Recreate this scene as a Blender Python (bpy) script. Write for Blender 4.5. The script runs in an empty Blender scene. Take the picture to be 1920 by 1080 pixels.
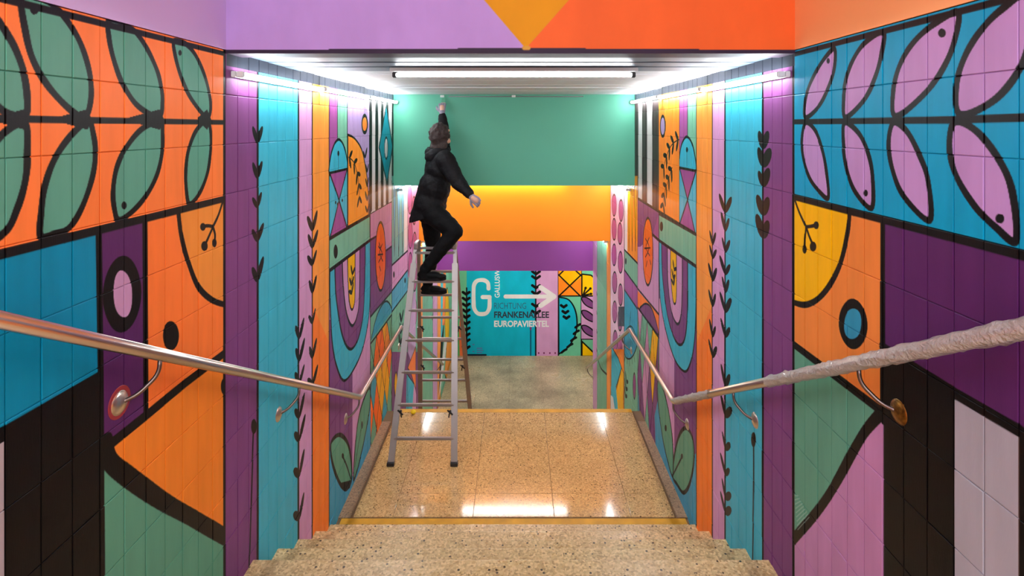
import bpy, bmesh, math, random
import numpy as np
from mathutils import Vector, Matrix
random.seed(7); np.random.seed(7)
SC = bpy.context.scene
COL = SC.collection
PI = math.pi
# ------------------------------------------------------------------ world frame
# x to the right, y down the passage, z up; the eye stands at the origin.
F = 1045.0; CX = 969.0; CY = 237.0            # focal length and principal point measured on the photograph
WL, WR = 1.38, 1.32                            # distance of the two side walls
# ------------------------------------------------------------------ camera, light, exposure
cam_d = bpy.data.cameras.new('camera'); cam = bpy.data.objects.new('camera', cam_d); COL.objects.link(cam)
cam.location = (0, 0, 0); cam.rotation_euler = (PI/2, 0, 0)
cam_d.sensor_width = 36; cam_d.lens = 36*F/1920
cam_d.shift_x = -(CX-960)/1920; cam_d.shift_y = -(540-CY)/1920
cam_d.clip_start = 0.02; cam_d.clip_end = 100
SC.camera = cam
SC.view_settings.view_transform = 'Standard'; SC.view_settings.look = 'None'
SC.view_settings.gamma = 1; SC.view_settings.use_curve_mapping = False
SC.view_settings.exposure = 0.22
SC.cycles.use_denoising = True
SC.cycles.max_bounces = 8; SC.cycles.diffuse_bounces = 5; SC.cycles.sample_clamp_indirect = 6
world = bpy.data.worlds.new('world'); SC.world = world; world.use_nodes = True
bg = world.node_tree.nodes['Background']; bg.inputs[0].default_value = (0.80, 0.88, 1.0, 1); bg.inputs[1].default_value = 0.8
def area(name, loc, rot, sx, sy, power, col):
    l = bpy.data.lights.new(name, 'AREA'); l.shape = 'RECTANGLE'; l.size = sx; l.size_y = sy; l.energy = power; l.color = col
    o = bpy.data.objects.new(name, l); COL.objects.link(o); o.location = loc; o.rotation_euler = rot
    return o
area('entrance_daylight', (0, -2.6, 1.2), (math.radians(62), 0, 0), 2.6, 1.8, 140, (0.90, 0.95, 1.0))
TUBE_A, TUBE_B, TUBE_C, TUBE_D, TUBE_U = 62.0, 62.0, 66.0, 140.0, 18.0
# ------------------------------------------------------------------ colour and material helpers
def lin(c):
    return tuple(((v/255)/12.92 if v/255 <= .04045 else ((v/255+.055)/1.055)**2.4) for v in c)
def mat(name, col=(200, 200, 200), rough=.5, metal=0., bump=None, noise=None, emit=None, trans=0., alpha=1., coat=0.):
    m = bpy.data.materials.new(name); m.use_nodes = True; nt = m.node_tree; b = nt.nodes['Principled BSDF']
    b.inputs['Base Color'].default_value = (*lin(col), 1); b.inputs['Roughness'].default_value = rough; b.inputs['Metallic'].default_value = metal
    b.inputs['Transmission Weight'].default_value = trans; b.inputs['Alpha'].default_value = alpha; b.inputs['Coat Weight'].default_value = coat
    geo = nt.nodes.new('ShaderNodeNewGeometry')
    if noise:      # (scale, amount): soft variation of the paint
        n = nt.nodes.new('ShaderNodeTexNoise'); n.inputs['Scale'].default_value = noise[0]; n.inputs['Detail'].default_value = 4
        nt.links.new(geo.outputs['Position'], n.inputs['Vector'])
        mx = nt.nodes.new('ShaderNodeMix'); mx.data_type = 'RGBA'; mx.blend_type = 'MULTIPLY'; mx.inputs[0].default_value = 1
        mr = nt.nodes.new('ShaderNodeMapRange'); mr.inputs[1].default_value = .3; mr.inputs[2].default_value = .7; mr.inputs[3].default_value = 1-noise[1]; mr.inputs[4].default_value = 1.0
        nt.links.new(n.outputs[0], mr.inputs[0]); mx.inputs[6].default_value = (*lin(col), 1)
        nt.links.new(mr.outputs[0], mx.inputs[7]); nt.links.new(mx.outputs[2], b.inputs['Base Color'])
    if bump:       # (scale, strength, distance)
        n = nt.nodes.new('ShaderNodeTexNoise'); n.inputs['Scale'].default_value = bump[0]; n.inputs['Detail'].default_value = 5
        nt.links.new(geo.outputs['Position'], n.inputs['Vector'])
        bp = nt.nodes.new('ShaderNodeBump'); bp.inputs['Strength'].default_value = bump[1]; bp.inputs['Distance'].default_value = bump[2]
        nt.links.new(n.outputs[0], bp.inputs['Height']); nt.links.new(bp.outputs[0], b.inputs['Normal'])
    if emit:
        b.inputs['Emission Color'].default_value = (*emit[0], 1); b.inputs['Emission Strength'].default_value = emit[1]
    return m
def terrazzo(name, base, light, dark, rough, dirt=.25, chip=46., dirt_scale=1.6):
    m = bpy.data.materials.new(name); m.use_nodes = True; nt = m.node_tree; N = nt.nodes; K = nt.links; b = N['Principled BSDF']
    geo = N.new('ShaderNodeNewGeometry')
    def vor(s):
        v = N.new('ShaderNodeTexVoronoi'); v.inputs['Scale'].default_value = s; K.new(geo.outputs['Position'], v.inputs['Vector']); return v
    def ramp(src, stops, const=False):
        r = N.new('ShaderNodeValToRGB'); r.color_ramp.interpolation = 'CONSTANT' if const else 'LINEAR'
        e = r.color_ramp.elements
        while len(e) < len(stops): e.new(.5)
        for i, (p, c) in enumerate(stops): e[i].position = p; e[i].color = (*lin(c), 1) if isinstance(c, tuple) else (c, c, c, 1)
        K.new(src, r.inputs[0]); return r
    def mix(f, a, c, mode='MIX'):
        x = N.new('ShaderNodeMix'); x.data_type = 'RGBA'; x.blend_type = mode
        for s, i in ((f, 0), (a, 6), (c, 7)):
            if hasattr(s, 'links') or hasattr(s, 'is_linked'): K.new(s, x.inputs[i])
            else: x.inputs[i].default_value = s if i == 0 else (*lin(s), 1)
        return x.outputs[2]
    v1 = vor(chip*1.7); sep = N.new('ShaderNodeSeparateColor'); K.new(v1.outputs['Color'], sep.inputs[0])
    c1 = ramp(sep.outputs[0], [(0, base), (.35, light), (.6, tuple(int(v*.86) for v in base)), (.85, tuple(min(255, int(v*1.05)) for v in light))])
    v2 = vor(chip); s2 = N.new('ShaderNodeSeparateColor'); K.new(v2.outputs['Color'], s2.inputs[0])
    pick = ramp(s2.outputs[1], [(0, 0.0), (.90, 0.0), (.91, 1.0)], True)
    near = ramp(v2.outputs['Distance'], [(0, 1.0), (.30, 1.0), (.42, 0.0)])
    mm = N.new('ShaderNodeMath'); mm.operation = 'MULTIPLY'; K.new(pick.outputs[0], mm.inputs[0]); K.new(near.outputs[0], mm.inputs[1])
    c2 = mix(mm.outputs[0], c1.outputs[0], dark)
    v3 = vor(chip*.55); s3 = N.new('ShaderNodeSeparateColor'); K.new(v3.outputs['Color'], s3.inputs[0])
    pk3 = ramp(s3.outputs[2], [(0, 0.0), (.84, 0.0), (.85, .75)], True)
    nr3 = ramp(v3.outputs['Distance'], [(0, 1.0), (.25, 1.0), (.36, 0.0)])
    m3 = N.new('ShaderNodeMath'); m3.operation = 'MULTIPLY'; K.new(pk3.outputs[0], m3.inputs[0]); K.new(nr3.outputs[0], m3.inputs[1])
    c3 = mix(m3.outputs[0], c2, tuple(min(255, int(v*1.12)) for v in light))
    n = N.new('ShaderNodeTexNoise'); n.inputs['Scale'].default_value = dirt_scale; n.inputs['Detail'].default_value = 6; K.new(geo.outputs['Position'], n.inputs['Vector'])
    dr = ramp(n.outputs[0], [(.38, 1-dirt), (.62, 1.0)])
    c4 = mix(1.0, c3, dr.outputs[0], 'MULTIPLY')
    K.new(c4, b.inputs['Base Color'])
    rr = N.new('ShaderNodeMapRange'); rr.inputs[1].default_value = .3; rr.inputs[2].default_value = .7; rr.inputs[3].default_value = rough*1.35; rr.inputs[4].default_value = rough*.8
    K.new(n.outputs[0], rr.inputs[0]); K.new(rr.outputs[0], b.inputs['Roughness'])
    b.inputs['Specular IOR Level'].default_value = .6
    return m
def mural_material(name, canvas, dim=1.0, rough=.42):
    """paint on a surface: the drawn canvas, mapped by UV, with brushed fine relief"""
    m = bpy.data.materials.new(name); m.use_nodes = True; nt = m.node_tree; N = nt.nodes; K = nt.links; b = N['Principled BSDF']
    t = N.new('ShaderNodeTexImage'); t.image = canvas.image(); t.extension = 'EXTEND'
    geo = N.new('ShaderNodeNewGeometry')
    n = N.new('ShaderNodeTexNoise'); n.inputs['Scale'].default_value = 5; n.inputs['Detail'].default_value = 6
    mp = N.new('ShaderNodeMapping'); mp.inputs['Scale'].default_value = (1, 3.0, .5)
    K.new(geo.outputs['Position'], mp.inputs[0]); K.new(mp.outputs[0], n.inputs['Vector'])
    mr = N.new('ShaderNodeMapRange'); mr.inputs[1].default_value = .3; mr.inputs[2].default_value = .7; mr.inputs[3].default_value = .90*dim; mr.inputs[4].default_value = 1.04*dim
    K.new(n.outputs[0], mr.inputs[0])
    mx = N.new('ShaderNodeMix'); mx.data_type = 'RGBA'; mx.blend_type = 'MULTIPLY'; mx.inputs[0].default_value = 1
    K.new(t.outputs[0], mx.inputs[6]); K.new(mr.outputs[0], mx.inputs[7]); K.new(mx.outputs[2], b.inputs['Base Color'])
    b.inputs['Roughness'].default_value = rough; b.inputs['Specular IOR Level'].default_value = .14
    n2 = N.new('ShaderNodeTexNoise'); n2.inputs['Scale'].default_value = 60; K.new(mp.outputs[0], n2.inputs['Vector'])
    bp = N.new('ShaderNodeBump'); bp.inputs['Strength'].default_value = .12; bp.inputs['Distance'].default_value = .002
    K.new(n2.outputs[0], bp.inputs['Height']); K.new(bp.outputs[0], b.inputs['Normal'])
    return m
# ------------------------------------------------------------------ object helpers
def tag(o, label=None, cat=None, group=None, kind=None):
    if label: o['label'] = label
    if cat: o['category'] = cat
    if group: o['group'] = group
    if kind: o['kind'] = kind
    return o
def link(name, me, m=None, parent=None, smooth=False):
    o = bpy.data.objects.new(name, me); COL.objects.link(o)
    if m is not None and not me.materials: me.materials.append(m)
    if parent is not None: o.parent = parent
    if smooth:
        me.polygons.foreach_set('use_smooth', [True]*len(me.polygons))
    return o
def obj(name, bm, m=None, parent=None, smooth=False):
    me = bpy.data.meshes.new(name); bmesh.ops.recalc_face_normals(bm, faces=bm.faces); bm.to_mesh(me); bm.free()
    return link(name, me, m, parent, smooth)
def empty(name, loc=(0, 0, 0)):
    o = bpy.data.objects.new(name, None); COL.objects.link(o); o.location = loc; o.empty_display_size = .1
    return o
def box(bm, x0, x1, y0, y1, z0, z1, bev=0.):
    r = bmesh.ops.create_cube(bm, size=1, matrix=Matrix.Translation(((x0+x1)/2, (y0+y1)/2, (z0+z1)/2)) @ Matrix.Diagonal((abs(x1-x0), abs(y1-y0), abs(z1-z0), 1)))
    if bev > 0:
        es = {e for v in r['verts'] for e in v.link_edges}
        bmesh.ops.bevel(bm, geom=list(es), offset=bev, segments=2, affect='EDGES', profile=.6)
    return bm
def tube(bm, pts, r, n=14, cap=True, rad=None):
    pts = [Vector(p) for p in pts]; rings = []; up = None
    for i, p in enumerate(pts):
        a = pts[max(i-1, 0)]; c = pts[min(i+1, len(pts)-1)]; t = (c-a).normalized()
        if up is None: up = t.orthogonal().normalized()
        up = (up - t*up.dot(t)).normalized(); s = t.cross(up)
        rr = r if rad is None else rad[i]
        rings.append([bm.verts.new(p + (up*math.cos(2*PI*k/n) + s*math.sin(2*PI*k/n))*rr) for k in range(n)])
    for i in range(len(rings)-1):
        for k in range(n): bm.faces.new((rings[i][k], rings[i][(k+1) % n], rings[i+1][(k+1) % n], rings[i+1][k]))
    if cap: bm.faces.new(rings[0][::-1]); bm.faces.new(rings[-1])
    return bm
def bar(bm, a, b, w, h, side=None, bev=.003):
    """rectangular bar from a to b, w across 'side', h the other way"""
    a = Vector(a); b = Vector(b); t = (b-a).normalized()
    s = Vector(side) if side else Vector((1, 0, 0)); s = (s - t*s.dot(t)).normalized(); u = t.cross(s)
    M = Matrix((s, u, t)).transposed().to_4x4(); M.translation = (a+b)/2
    r = bmesh.ops.create_cube(bm, size=1, matrix=M @ Matrix.Diagonal((w, h, (b-a).length, 1)))
    if bev: bmesh.ops.bevel(bm, geom=list({e for v in r['verts'] for e in v.link_edges}), offset=bev, segments=2, affect='EDGES')
    return bm
def at(x, y, d):                                # a point d metres down the passage seen at photo position x, y
    return Vector(((x-CX)*d/F, d, -(y-CY)*d/F))
def smooth_curve(pts, closed=True, k=8):
    P = [np.array(p, float) for p in pts]; n = len(P); out = []
    for i in range(n if closed else n-1):
        if closed: a, b, c, d = P[i-1], P[i], P[(i+1) % n], P[(i+2) % n]
        else: a, b, c, d = P[max(i-1, 0)], P[i], P[i+1], P[min(i+2, n-1)]
        for j in range(k):
            t = j/k; out.append(.5*((2*b) + (-a+c)*t + (2*a-5*b+4*c-d)*t*t + (-a+3*b-3*c+d)*t**3))
    if not closed: out.append(P[-1])
    return np.array(out)
# ------------------------------------------------------------------ mural canvas: shapes drawn in metres on a wall plane
BLACK = (11, 8, 10); ORANGE = (255, 134, 62); LORANGE = (252, 158, 66); PURPLE = (124, 66, 126); DPURPLE = (88, 38, 98)
CYAN = (62, 182, 208); BLUE = (0, 140, 180); PINK = (214, 158, 206); LILAC = (186, 158, 210); MINT = (122, 188, 158); GREEN = (92, 158, 132)
YELLOW = (250, 190, 0); WHITE = (232, 228, 230); TEAL = (15, 150, 172); MAUVE = (158, 78, 148); GREY = (176, 168, 176)
class Canvas:
    def __init__(s, name, u0, u1, v0, v1, ppm, base, mp=None):
        s.name = name; s.u0, s.u1, s.v0, s.v1, s.ppm = u0, u1, v0, v1, ppm
        s.W = int((u1-u0)*ppm); s.H = int((v1-v0)*ppm); s.a = np.empty((s.H, s.W, 3), np.float32); s.a[:] = base; s.mp = mp
    def px(s, pts, raw=False):
        P = np.array(pts, float).reshape(-1, 2)
        if not raw and s.mp: P = np.array([s.mp(*p) for p in P])
        return np.stack([(P[:, 0]-s.u0)*s.ppm, (P[:, 1]-s.v0)*s.ppm], 1)
    def _blend(s, x0, y0, cov, c):
        h, w = cov.shape; r = s.a[y0:y0+h, x0:x0+w]; r += (np.array(c, np.float32)-r)*cov[..., None]
    def poly(s, pts, c, raw=False, line=0., lc=BLACK):
        P = s.px(pts, raw); Q = P.copy(); Q[:, 0] = np.clip(Q[:, 0], -2, s.W+2)
        x0 = max(int(Q[:, 0].min())-1, 0); x1 = min(int(Q[:, 0].max())+3, s.W); y0 = max(int(Q[:, 1].min())-1, 0); y1 = min(int(Q[:, 1].max())+2, s.H)
        if x1 > x0 and y1 > y0:
            acc = np.zeros((y1-y0, x1-x0+2), np.float32)
            for i in range(len(Q)):
                (ax, ay), (bx, by) = Q[i], Q[(i+1) % len(Q)]
                if ay == by: continue
                sg = 1.
                if ay > by: ax, ay, bx, by = bx, by, ax, ay; sg = -1.
                r = np.arange(max(math.ceil(ay-.5), y0), min(math.ceil(by-.5), y1))
                if len(r) == 0: continue
                xx = np.clip(ax+(bx-ax)*((r+.5-ay)/(by-ay))-x0, 0, x1-x0); f = np.floor(xx).astype(int); fr = xx-f
                np.add.at(acc, (r-y0, f), sg*(1-fr)); np.add.at(acc, (r-y0, f+1), sg*fr)
            s._blend(x0, y0, np.clip(np.abs(np.cumsum(acc, 1)[:, :x1-x0]), 0, 1), c)
        if line: s.line(pts, line, lc, raw, True)
    def line(s, pts, w, c=BLACK, raw=False, closed=False, w2=None):
        P = s.px(pts, raw); n = len(P); segs = [(P[i], P[(i+1) % n]) for i in range(n if closed else n-1)]
        out = []
        for a, b in segs:
            k = max(1, int(np.hypot(*(b-a))/150))
            out += [(a+(b-a)*i/k, a+(b-a)*(i+1)/k) for i in range(k)]
        m = len(out)
        for i, (a, b) in enumerate(out):
            ww = w if w2 is None else w+(w2-w)*i/max(m-1, 1)
            R = ww*s.ppm/2*(1+.05*math.sin(i*.5+a[1]*.006)); q = R+2
            x0 = max(int(min(a[0], b[0])-q), 0); x1 = min(int(max(a[0], b[0])+q)+1, s.W); y0 = max(int(min(a[1], b[1])-q), 0); y1 = min(int(max(a[1], b[1])+q)+1, s.H)
            if x1 <= x0 or y1 <= y0: continue
            X = np.arange(x0, x1)[None, :]+.5; Y = np.arange(y0, y1)[:, None]+.5
            d = b-a; L = max((d*d).sum(), 1e-9); t = np.clip(((X-a[0])*d[0]+(Y-a[1])*d[1])/L, 0, 1)
            D = np.hypot(X-a[0]-t*d[0], Y-a[1]-t*d[1]); s._blend(x0, y0, np.clip(R-D+.5, 0, 1).astype(np.float32), c)
    def blob(s, pts, c, line=0., lc=BLACK, k=8): s.poly(smooth_curve(pts, True, k), c, line=line, lc=lc)
    def curve(s, pts, w, c=BLACK, w2=None): s.line(smooth_curve(pts, False, 6), w, c, w2=w2)
    def ell(s, x, y, rx, ry, c, line=0., lc=BLACK, rot=0.):
        ca, sa = math.cos(rot), math.sin(rot)
        s.poly([(x+rx*math.cos(t)*ca-ry*math.sin(t)*sa, y+rx*math.cos(t)*sa+ry*math.sin(t)*ca) for t in np.linspace(0, 2*PI, 49)[:-1]], c, line=line, lc=lc)
    def rell(s, u, v, ru, rv, ang, c):           # ellipse in metres
        ca, sa = math.cos(ang), math.sin(ang)
        s.poly([(u+ru*math.cos(t)*ca-rv*math.sin(t)*sa, v+ru*math.cos(t)*sa+rv*math.sin(t)*ca) for t in np.linspace(0, 2*PI, 15)[:-1]], c, raw=True)
    def vine(s, x, ys, size, c=BLACK, w=.018, fat=.3):
        for y in ys:
            u, v = s.mp(x, y); z = size*random.uniform(.85, 1.15)
            for sg in (-1, 1):
                a = PI/2+sg*random.uniform(.55, .85); zz = z*random.uniform(.85, 1.15)
                s.rell(u+math.cos(a)*zz*.5, v+math.sin(a)*zz*.5, zz*.56, zz*fat*.62, a, c)
    def sprig(s, pts, size, w=.010, n=5):        # branch with paired leaves along a curve
        P = smooth_curve(pts, False, 6); s.line(P, w)
        for i in np.linspace(1, len(P)-2, n).astype(int):
            a, b = [np.array(s.mp(*P[j])) for j in (i, i+1)]; t = math.atan2(*(b-a)[::-1])
            for sg in (-1, 1): s.rell(a[0]+math.cos(t+sg*.8)*size*.5, a[1]+math.sin(t+sg*.8)*size*.5, size*.55, size*.2, t+sg*.8, BLACK)
    def image(s):
        if getattr(s, 'img', None): return s.img
        im = bpy.data.images.new(s.name, s.W, s.H); buf = np.ones((s.H, s.W, 4), np.float32); buf[..., :3] = np.clip(s.a/255, 0, 1)
        im.pixels.foreach_set(buf.ravel()); im.update(); im.pack(); s.img = im; s.a = None
        return im
    def uv(s, u, v): return ((u-s.u0)/(s.u1-s.u0), (v-s.v0)/(s.v1-s.v0))
def map_left(x, y): d = WL*F/(CX-x); return (d, -(y-CY)*d/F)
def map_right(x, y): d = WR*F/(x-CX); return (d, -(y-CY)*d/F)
def harlequin(c, u0, u1, v0, v1, n, h, cols, clip):
    """pointed lozenges in a column grid, clipped against an upper slanting line clip(u)"""
    w = (u1-u0)/n; r = 0; v = v1+h; rg = random.Random(11)
    while v > v0-h:
        for i in range(-1, n+1):
            cu = u0+w*(i+.5)+(w/2 if r % 2 else 0)
            Q = [(cu-w/2, v), (cu, v+h/2), (cu+w/2, v), (cu, v-h/2)]
            Q = [(min(max(a, u0), u1), b) for a, b in Q]; Q = [(a, min(b, clip(a))) for a, b in Q]
            c.poly(Q, rg.choice(cols), raw=True, line=.012)
        v -= h/2; r += 1
# ---- left wall mural
LW = Canvas('mural_left', -1.6, 12.0, -4.95, .37, 330, ORANGE, map_left)
def paint_left(c):
    P = c.poly; top = .36
    def band(x0, x1, col, v0=-4.95, v1=top):
        u0, u1 = map_left(x0, 0)[0], map_left(x1, 0)[0]; c.poly([(u0, v0), (u1, v0), (u1, v1), (u0, v1)], col, raw=True)
    # lower fields of the near part
    c.poly([(-1.6, -4), (2.64, -4), (2.64, top), (-1.6, top)], ORANGE, raw=True)
    P([(-400, 300), (183, 300), (186, 708), (0, 815), (-400, 1040)], BLUE)
    P([(-400, 1045), (8, 815), (187, 704), (192, 1800), (8, 1800), (-400, 1800)], BLACK)
    P([(-700, 1200), (-300, 990), (6, 828), (6, 2200), (-700, 2200)], GREY)
    P([(183, 300), (270, 300), (272, 790), (200, 850), (188, 850)], DPURPLE)
    P([(270, 300), (418, 300), (418, 668), (272, 780)], (255, 130, 56))
    P([(200, 838), (272, 780), (418, 668), (418, 1010), (300, 935), (235, 890)], (246, 138, 44))
    P([(190, 838), (235, 890), (300, 945), (418, 1010), (418, 2000), (194, 2000)], GREEN)
    c.blob([(333, 398), (338, 440), (351, 490), (375, 545), (418, 571), (470, 560), (470, 350), (335, 380)], (240, 148, 58), .026)
    c.line([(183, 430), (187, 700), (193, 1900)], .026); c.line([(270, 405), (272, 778)], .026)
    c.line([(200, 838), (272, 780), (345, 720), (430, 655)], .036)
    c.line([(-400, 1035), (0, 812), (187, 703)], .026)
    c.curve([(196, 832), (205, 865), (235, 892), (300, 938), (360, 972), (420, 1007)], .062, w2=.06)
    c.ell(228, 552, 27, 58, (198, 152, 196), .046); c.ell(319, 630, 15, 27, BLACK); c.ell(419, 725, 6, 15, BLACK); c.ell(426, 662, 7, 13, BLACK, rot=.4)
    c.curve([(416, 380), (408, 405), (398, 426)], .014); c.curve([(398, 426), (390, 424), (380, 425)], .014); c.curve([(398, 426), (402, 440), (401, 455)], .014); c.curve([(398, 426), (391, 442), (383, 460)], .014)
    for q in ((379, 426, 5, 7), (401, 456, 4, 8), (382, 462, 6, 9)): c.ell(*q, BLACK)
    # leaf frieze
    c.poly([(-1.6, -.343), (2.64, -.343), (2.64, top), (-1.6, top)], ORANGE, raw=True)
    LG = (92, 164, 142); w = .021
    for L in ([(-25, 25), (15, 72), (40, 130), (49, 185), (44, 217), (5, 210), (-40, 160), (-60, 80)],
              [(38, -8), (45, 60), (60, 115), (90, 165), (130, 207), (158, 220), (169, 180), (164, 130), (145, 75), (112, 25), (78, -2)],
              [(204, 38), (203, 72), (213, 117), (230, 162), (257, 200), (296, 220), (303, 190), (299, 155), (290, 125), (270, 85), (242, 52)],
              [(325, 78), (327, 105), (338, 145), (355, 183), (383, 219), (392, 215), (393, 188), (383, 145), (366, 106), (346, 83)],
              [(44, 232), (49, 290), (45, 340), (30, 392), (5, 438), (-60, 470), (-60, 380), (-30, 300), (0, 255)],
              [(163, 229), (130, 256), (100, 300), (82, 350), (75, 400), (74, 444), (100, 440), (128, 428), (152, 390), (171, 335), (177, 290), (173, 252)],
              [(299, 229), (265, 242), (236, 275), (217, 315), (210, 360), (213, 395), (221, 414), (246, 398), (272, 368), (292, 330), (302, 288), (303, 250)],
              [(387, 228), (366, 246), (352, 282), (347, 320), (348, 358), (354, 383), (373, 363), (387, 328), (393, 290), (394, 252)]):
        c.blob(L, LG, w)
    c.ell(62, 19, 8, 9, BLACK); c.ell(336, 100, 3, 5, BLACK); c.ell(231, 386, 5, 7, BLACK)
    c.line([(-1.6, .027), (.8, .024), (1.7, .018), (2.64, .017)], .02, raw=True); c.line([(-1.6, -.343), (2.64, -.343)], .028, raw=True); c.line([(-1.6, .340), (2.64, .340)], .02, raw=True)
    for x in (44, 162, 298, 387):
        P([(x-42*(x < 300)-18, 222), (x, 206), (x+8, 226), (x, 244), (x-36*(x < 300)-14, 230)], BLACK)
    # colour bands further down
    band(419, 483, PURPLE); band(483, 559, CYAN); band(559, 585, PINK); band(585, 617, LORANGE)
    u0 = map_left(585, 0)[0]; u1 = map_left(617, 0)[0]
    c.poly([(u0, -4.95), (u1, -4.95), (u1, -1.6), (u0, -1.2)], (255, 132, 46), raw=True)
    band(617, 739, LILAC); band(739, 850, MINT)
    for x, ww in ((419.5, .022), (482, .022), (558.5, .026), (584.5, .018), (616.5, .02)): c.line([(x, 60), (x, 1300)], ww)
    c.vine(481.5, (268, 334, 389, 452, 527), .10, fat=.32); c.vine(560.5, (634, 676, 719, 782, 825, 892, 972), .125); c.vine(585, (432, 464, 497, 549, 606, 671, 723), .12)
    c.curve([(474, 810), (471, 900), (466, 1070)], .014); c.ell(475, 800, 5, 14, BLACK)
    # hourglass column
    P([(617, 100), (632, 100), (632, 330), (617, 330)], MAUVE); P([(632, 100), (650.5, 100), (650.5, 330), (632, 330)], MINT)
    P([(617, 318), (651, 312), (651, 440), (617, 456)], CYAN)
    c.blob([(617, 327), (619, 295), (626, 271), (634, 262), (642, 270), (648, 290), (650.5, 317), (634, 321)], CYAN, .02)
    P([(617.5, 325), (650, 317), (635, 376)], MAUVE, line=.018); P([(635, 376), (650, 428), (617.5, 447)], MAUVE, line=.018)
    c.line([(633.5, 290), (633.5, 318)], .006); c.ell(633.5, 288, 1.8, 5, BLACK)
    for x, y in ((628.5, 380), (632, 383), (641, 376)): c.ell(x, y, 1.2, 3, BLACK)
    c.line([(632, 100), (632, 263)], .014); c.line([(650.5, 100), (650.5, 430)], .018)
    # arch with sprigs
    P([(651, 100), (692, 100), (692, 405), (651, 425)], LILAC)
    P(list(smooth_curve([(651.5, 253), (664, 260), (677, 280), (685, 315), (690, 360), (690.5, 404)], False, 5)) + [(651.5, 426)], (255, 156, 46), line=.018)
    c.sprig([(653, 295), (663, 305), (669, 325), (672, 350), (673, 372)], .10, n=5); c.vine(684, (296,), .1); c.vine(688, (323, 350, 376, 398), .1)
    c.ell(683, 233, 5, 16, (255, 140, 45), .03)
    # black and white stripes with the teal lozenge
    P([(692, 100), (740, 100), (740, 374), (692, 404)], WHITE)
    for a, b in ((691.5, 697), (703, 708.5), (713.5, 718.5), (723, 728), (734, 741)): P([(a, 100), (b, 100), (b, 395), (a, 405)], BLACK)
    P([(723.5, 198), (735.5, 275), (725, 345), (710, 277)], TEAL, line=.03); c.ell(723.5, 278, 3.3, 20, WHITE, .022)
    # slanted mint band and nested arches
    P([(617, 448), (693, 402), (693, 452), (617, 508)], MINT)
    P([(617, 508), (694, 450), (694, 645), (688, 760), (662, 900), (617, 700)], (200, 150, 200))
    P([(617, 600), (660, 600), (660, 900), (617, 900)], PURPLE); P([(660, 600), (694, 600), (694, 800), (660, 900)], PINK)
    P([(694, 450), (617.8, 508)]+list(smooth_curve([(617.8, 508), (618, 560), (622, 640), (630, 685), (644, 714), (664, 690), (681, 648), (690.5, 595), (693.6, 540), (694, 450)], False, 5)), CYAN, line=.02)
    P(list(smooth_curve([(627, 498), (629, 550), (637, 610), (646, 643), (657, 655), (669, 640), (679, 600), (683, 540), (684, 457)], False, 5)), PURPLE, line=.022)
    P(list(smooth_curve([(641, 488), (643, 540), (649, 588), (659, 611), (668, 596), (673, 560), (674, 464)], False, 5)), PINK, line=.022)
    P(list(smooth_curve([(651, 480), (652, 530), (654, 566), (659, 581), (664, 568), (665, 530), (665, 471)], False, 5)), YELLOW, line=.018)
    c.sprig([(659, 552), (658, 535), (660, 512)], .09, n=3)
    P([(617, 448), (693, 402), (693, 452), (617, 508)], MINT); c.line([(617, 448), (735, 379)], .026); c.line([(617, 508), (694, 450)], .028)
    c.ell(628.5, 472, 4, 13, BLACK); c.line([(692.5, 403), (693, 452)], .01)
    # pink and purple field with the orange oval
    P([(694, 402), (734, 379), (734, 462), (694, 450)], (212, 148, 190)); P([(694, 450), (704, 444), (723, 471), (734, 462), (734, 547), (694, 594)], PURPLE)
    c.line([(694, 450), (704, 444)], .02); c.line([(722, 471), (734, 462)], .02)
    c.ell(713, 481, 9.6, 64, (255, 108, 28), .024)
    for q in ([(709, 462), (716, 476), (709, 492)], [(716, 458), (711, 474), (717, 490)], [(708, 478), (717, 477)], [(711, 500), (713, 508)], [(710, 455), (713, 466)]): c.curve(q, .014)
    c.line([(693.5, 405), (694, 900)], .022)
    # mint strip with half round
    P([(694, 594), (734, 547), (734, 590), (694, 645)], MINT); c.blob([(696, 643), (700, 615), (709, 585), (721, 566), (730, 570), (733.5, 590), (715, 615)], (60, 160, 190), .018)
    lu = lambda x, y: map_left(x, y)
    A, B = lu(694, 645), lu(734, 590)
    P([(694, 640), (734, 585), (734, 830), (694, 880)], MINT)
    harlequin(c, A[0], B[0], -4.0, A[1], 4, .46, [(255, 120, 35), (120, 176, 140), (250, 150, 40), (255, 112, 30), (120, 176, 140), (250, 175, 20), (70, 160, 180)], lambda u: A[1]+(B[1]-A[1])*(u-A[0])/(B[0]-A[0]))
    c.line([(694, 594), (734, 547)], .02); c.line([(694, 645), (734, 590)], .022)
    # leaves near the landing
    P([(617, 845), (640, 900), (662, 893), (672, 850), (694, 740), (694, 1000), (617, 1000)], (62, 160, 195))
    c.blob([(619, 836), (627, 820), (638, 816), (650, 829), (657, 856), (659, 895), (653, 912), (646, 917), (634, 902), (623, 870)], GREEN, .03)
    P([(640, 905), (659, 900), (655, 915), (646, 922)], BLACK)
    c.curve([(658, 900), (650, 876), (642, 856)], .016); c.ell(642, 855, 2, 5, BLACK)
    c.blob([(662, 896), (666, 830), (673, 778), (684, 742), (693, 728), (693, 760), (687, 800), (678, 845), (668, 885)], GREEN, .026); c.curve([(665, 875), (672, 830), (678, 798)], .012); c.ell(678, 797, 1.5, 7, BLACK)
    # past the green header
    def B2(x0, x1, y0, y1, col): P([(x0, y0), (x1, y0), (x1, y1), (x0, y1)], col)
    B2(734, 764, 330, 505, (120, 185, 175))
    for a, b in ((736, 742), (744, 750), (752, 757)): P([(a, 345), (b, 345), ((a+b)/2, 480)], (100, 185, 215), line=.016)
    B2(757, 764, 345, 480, WHITE); B2(764, 792, 340, 520, PINK)
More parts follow.
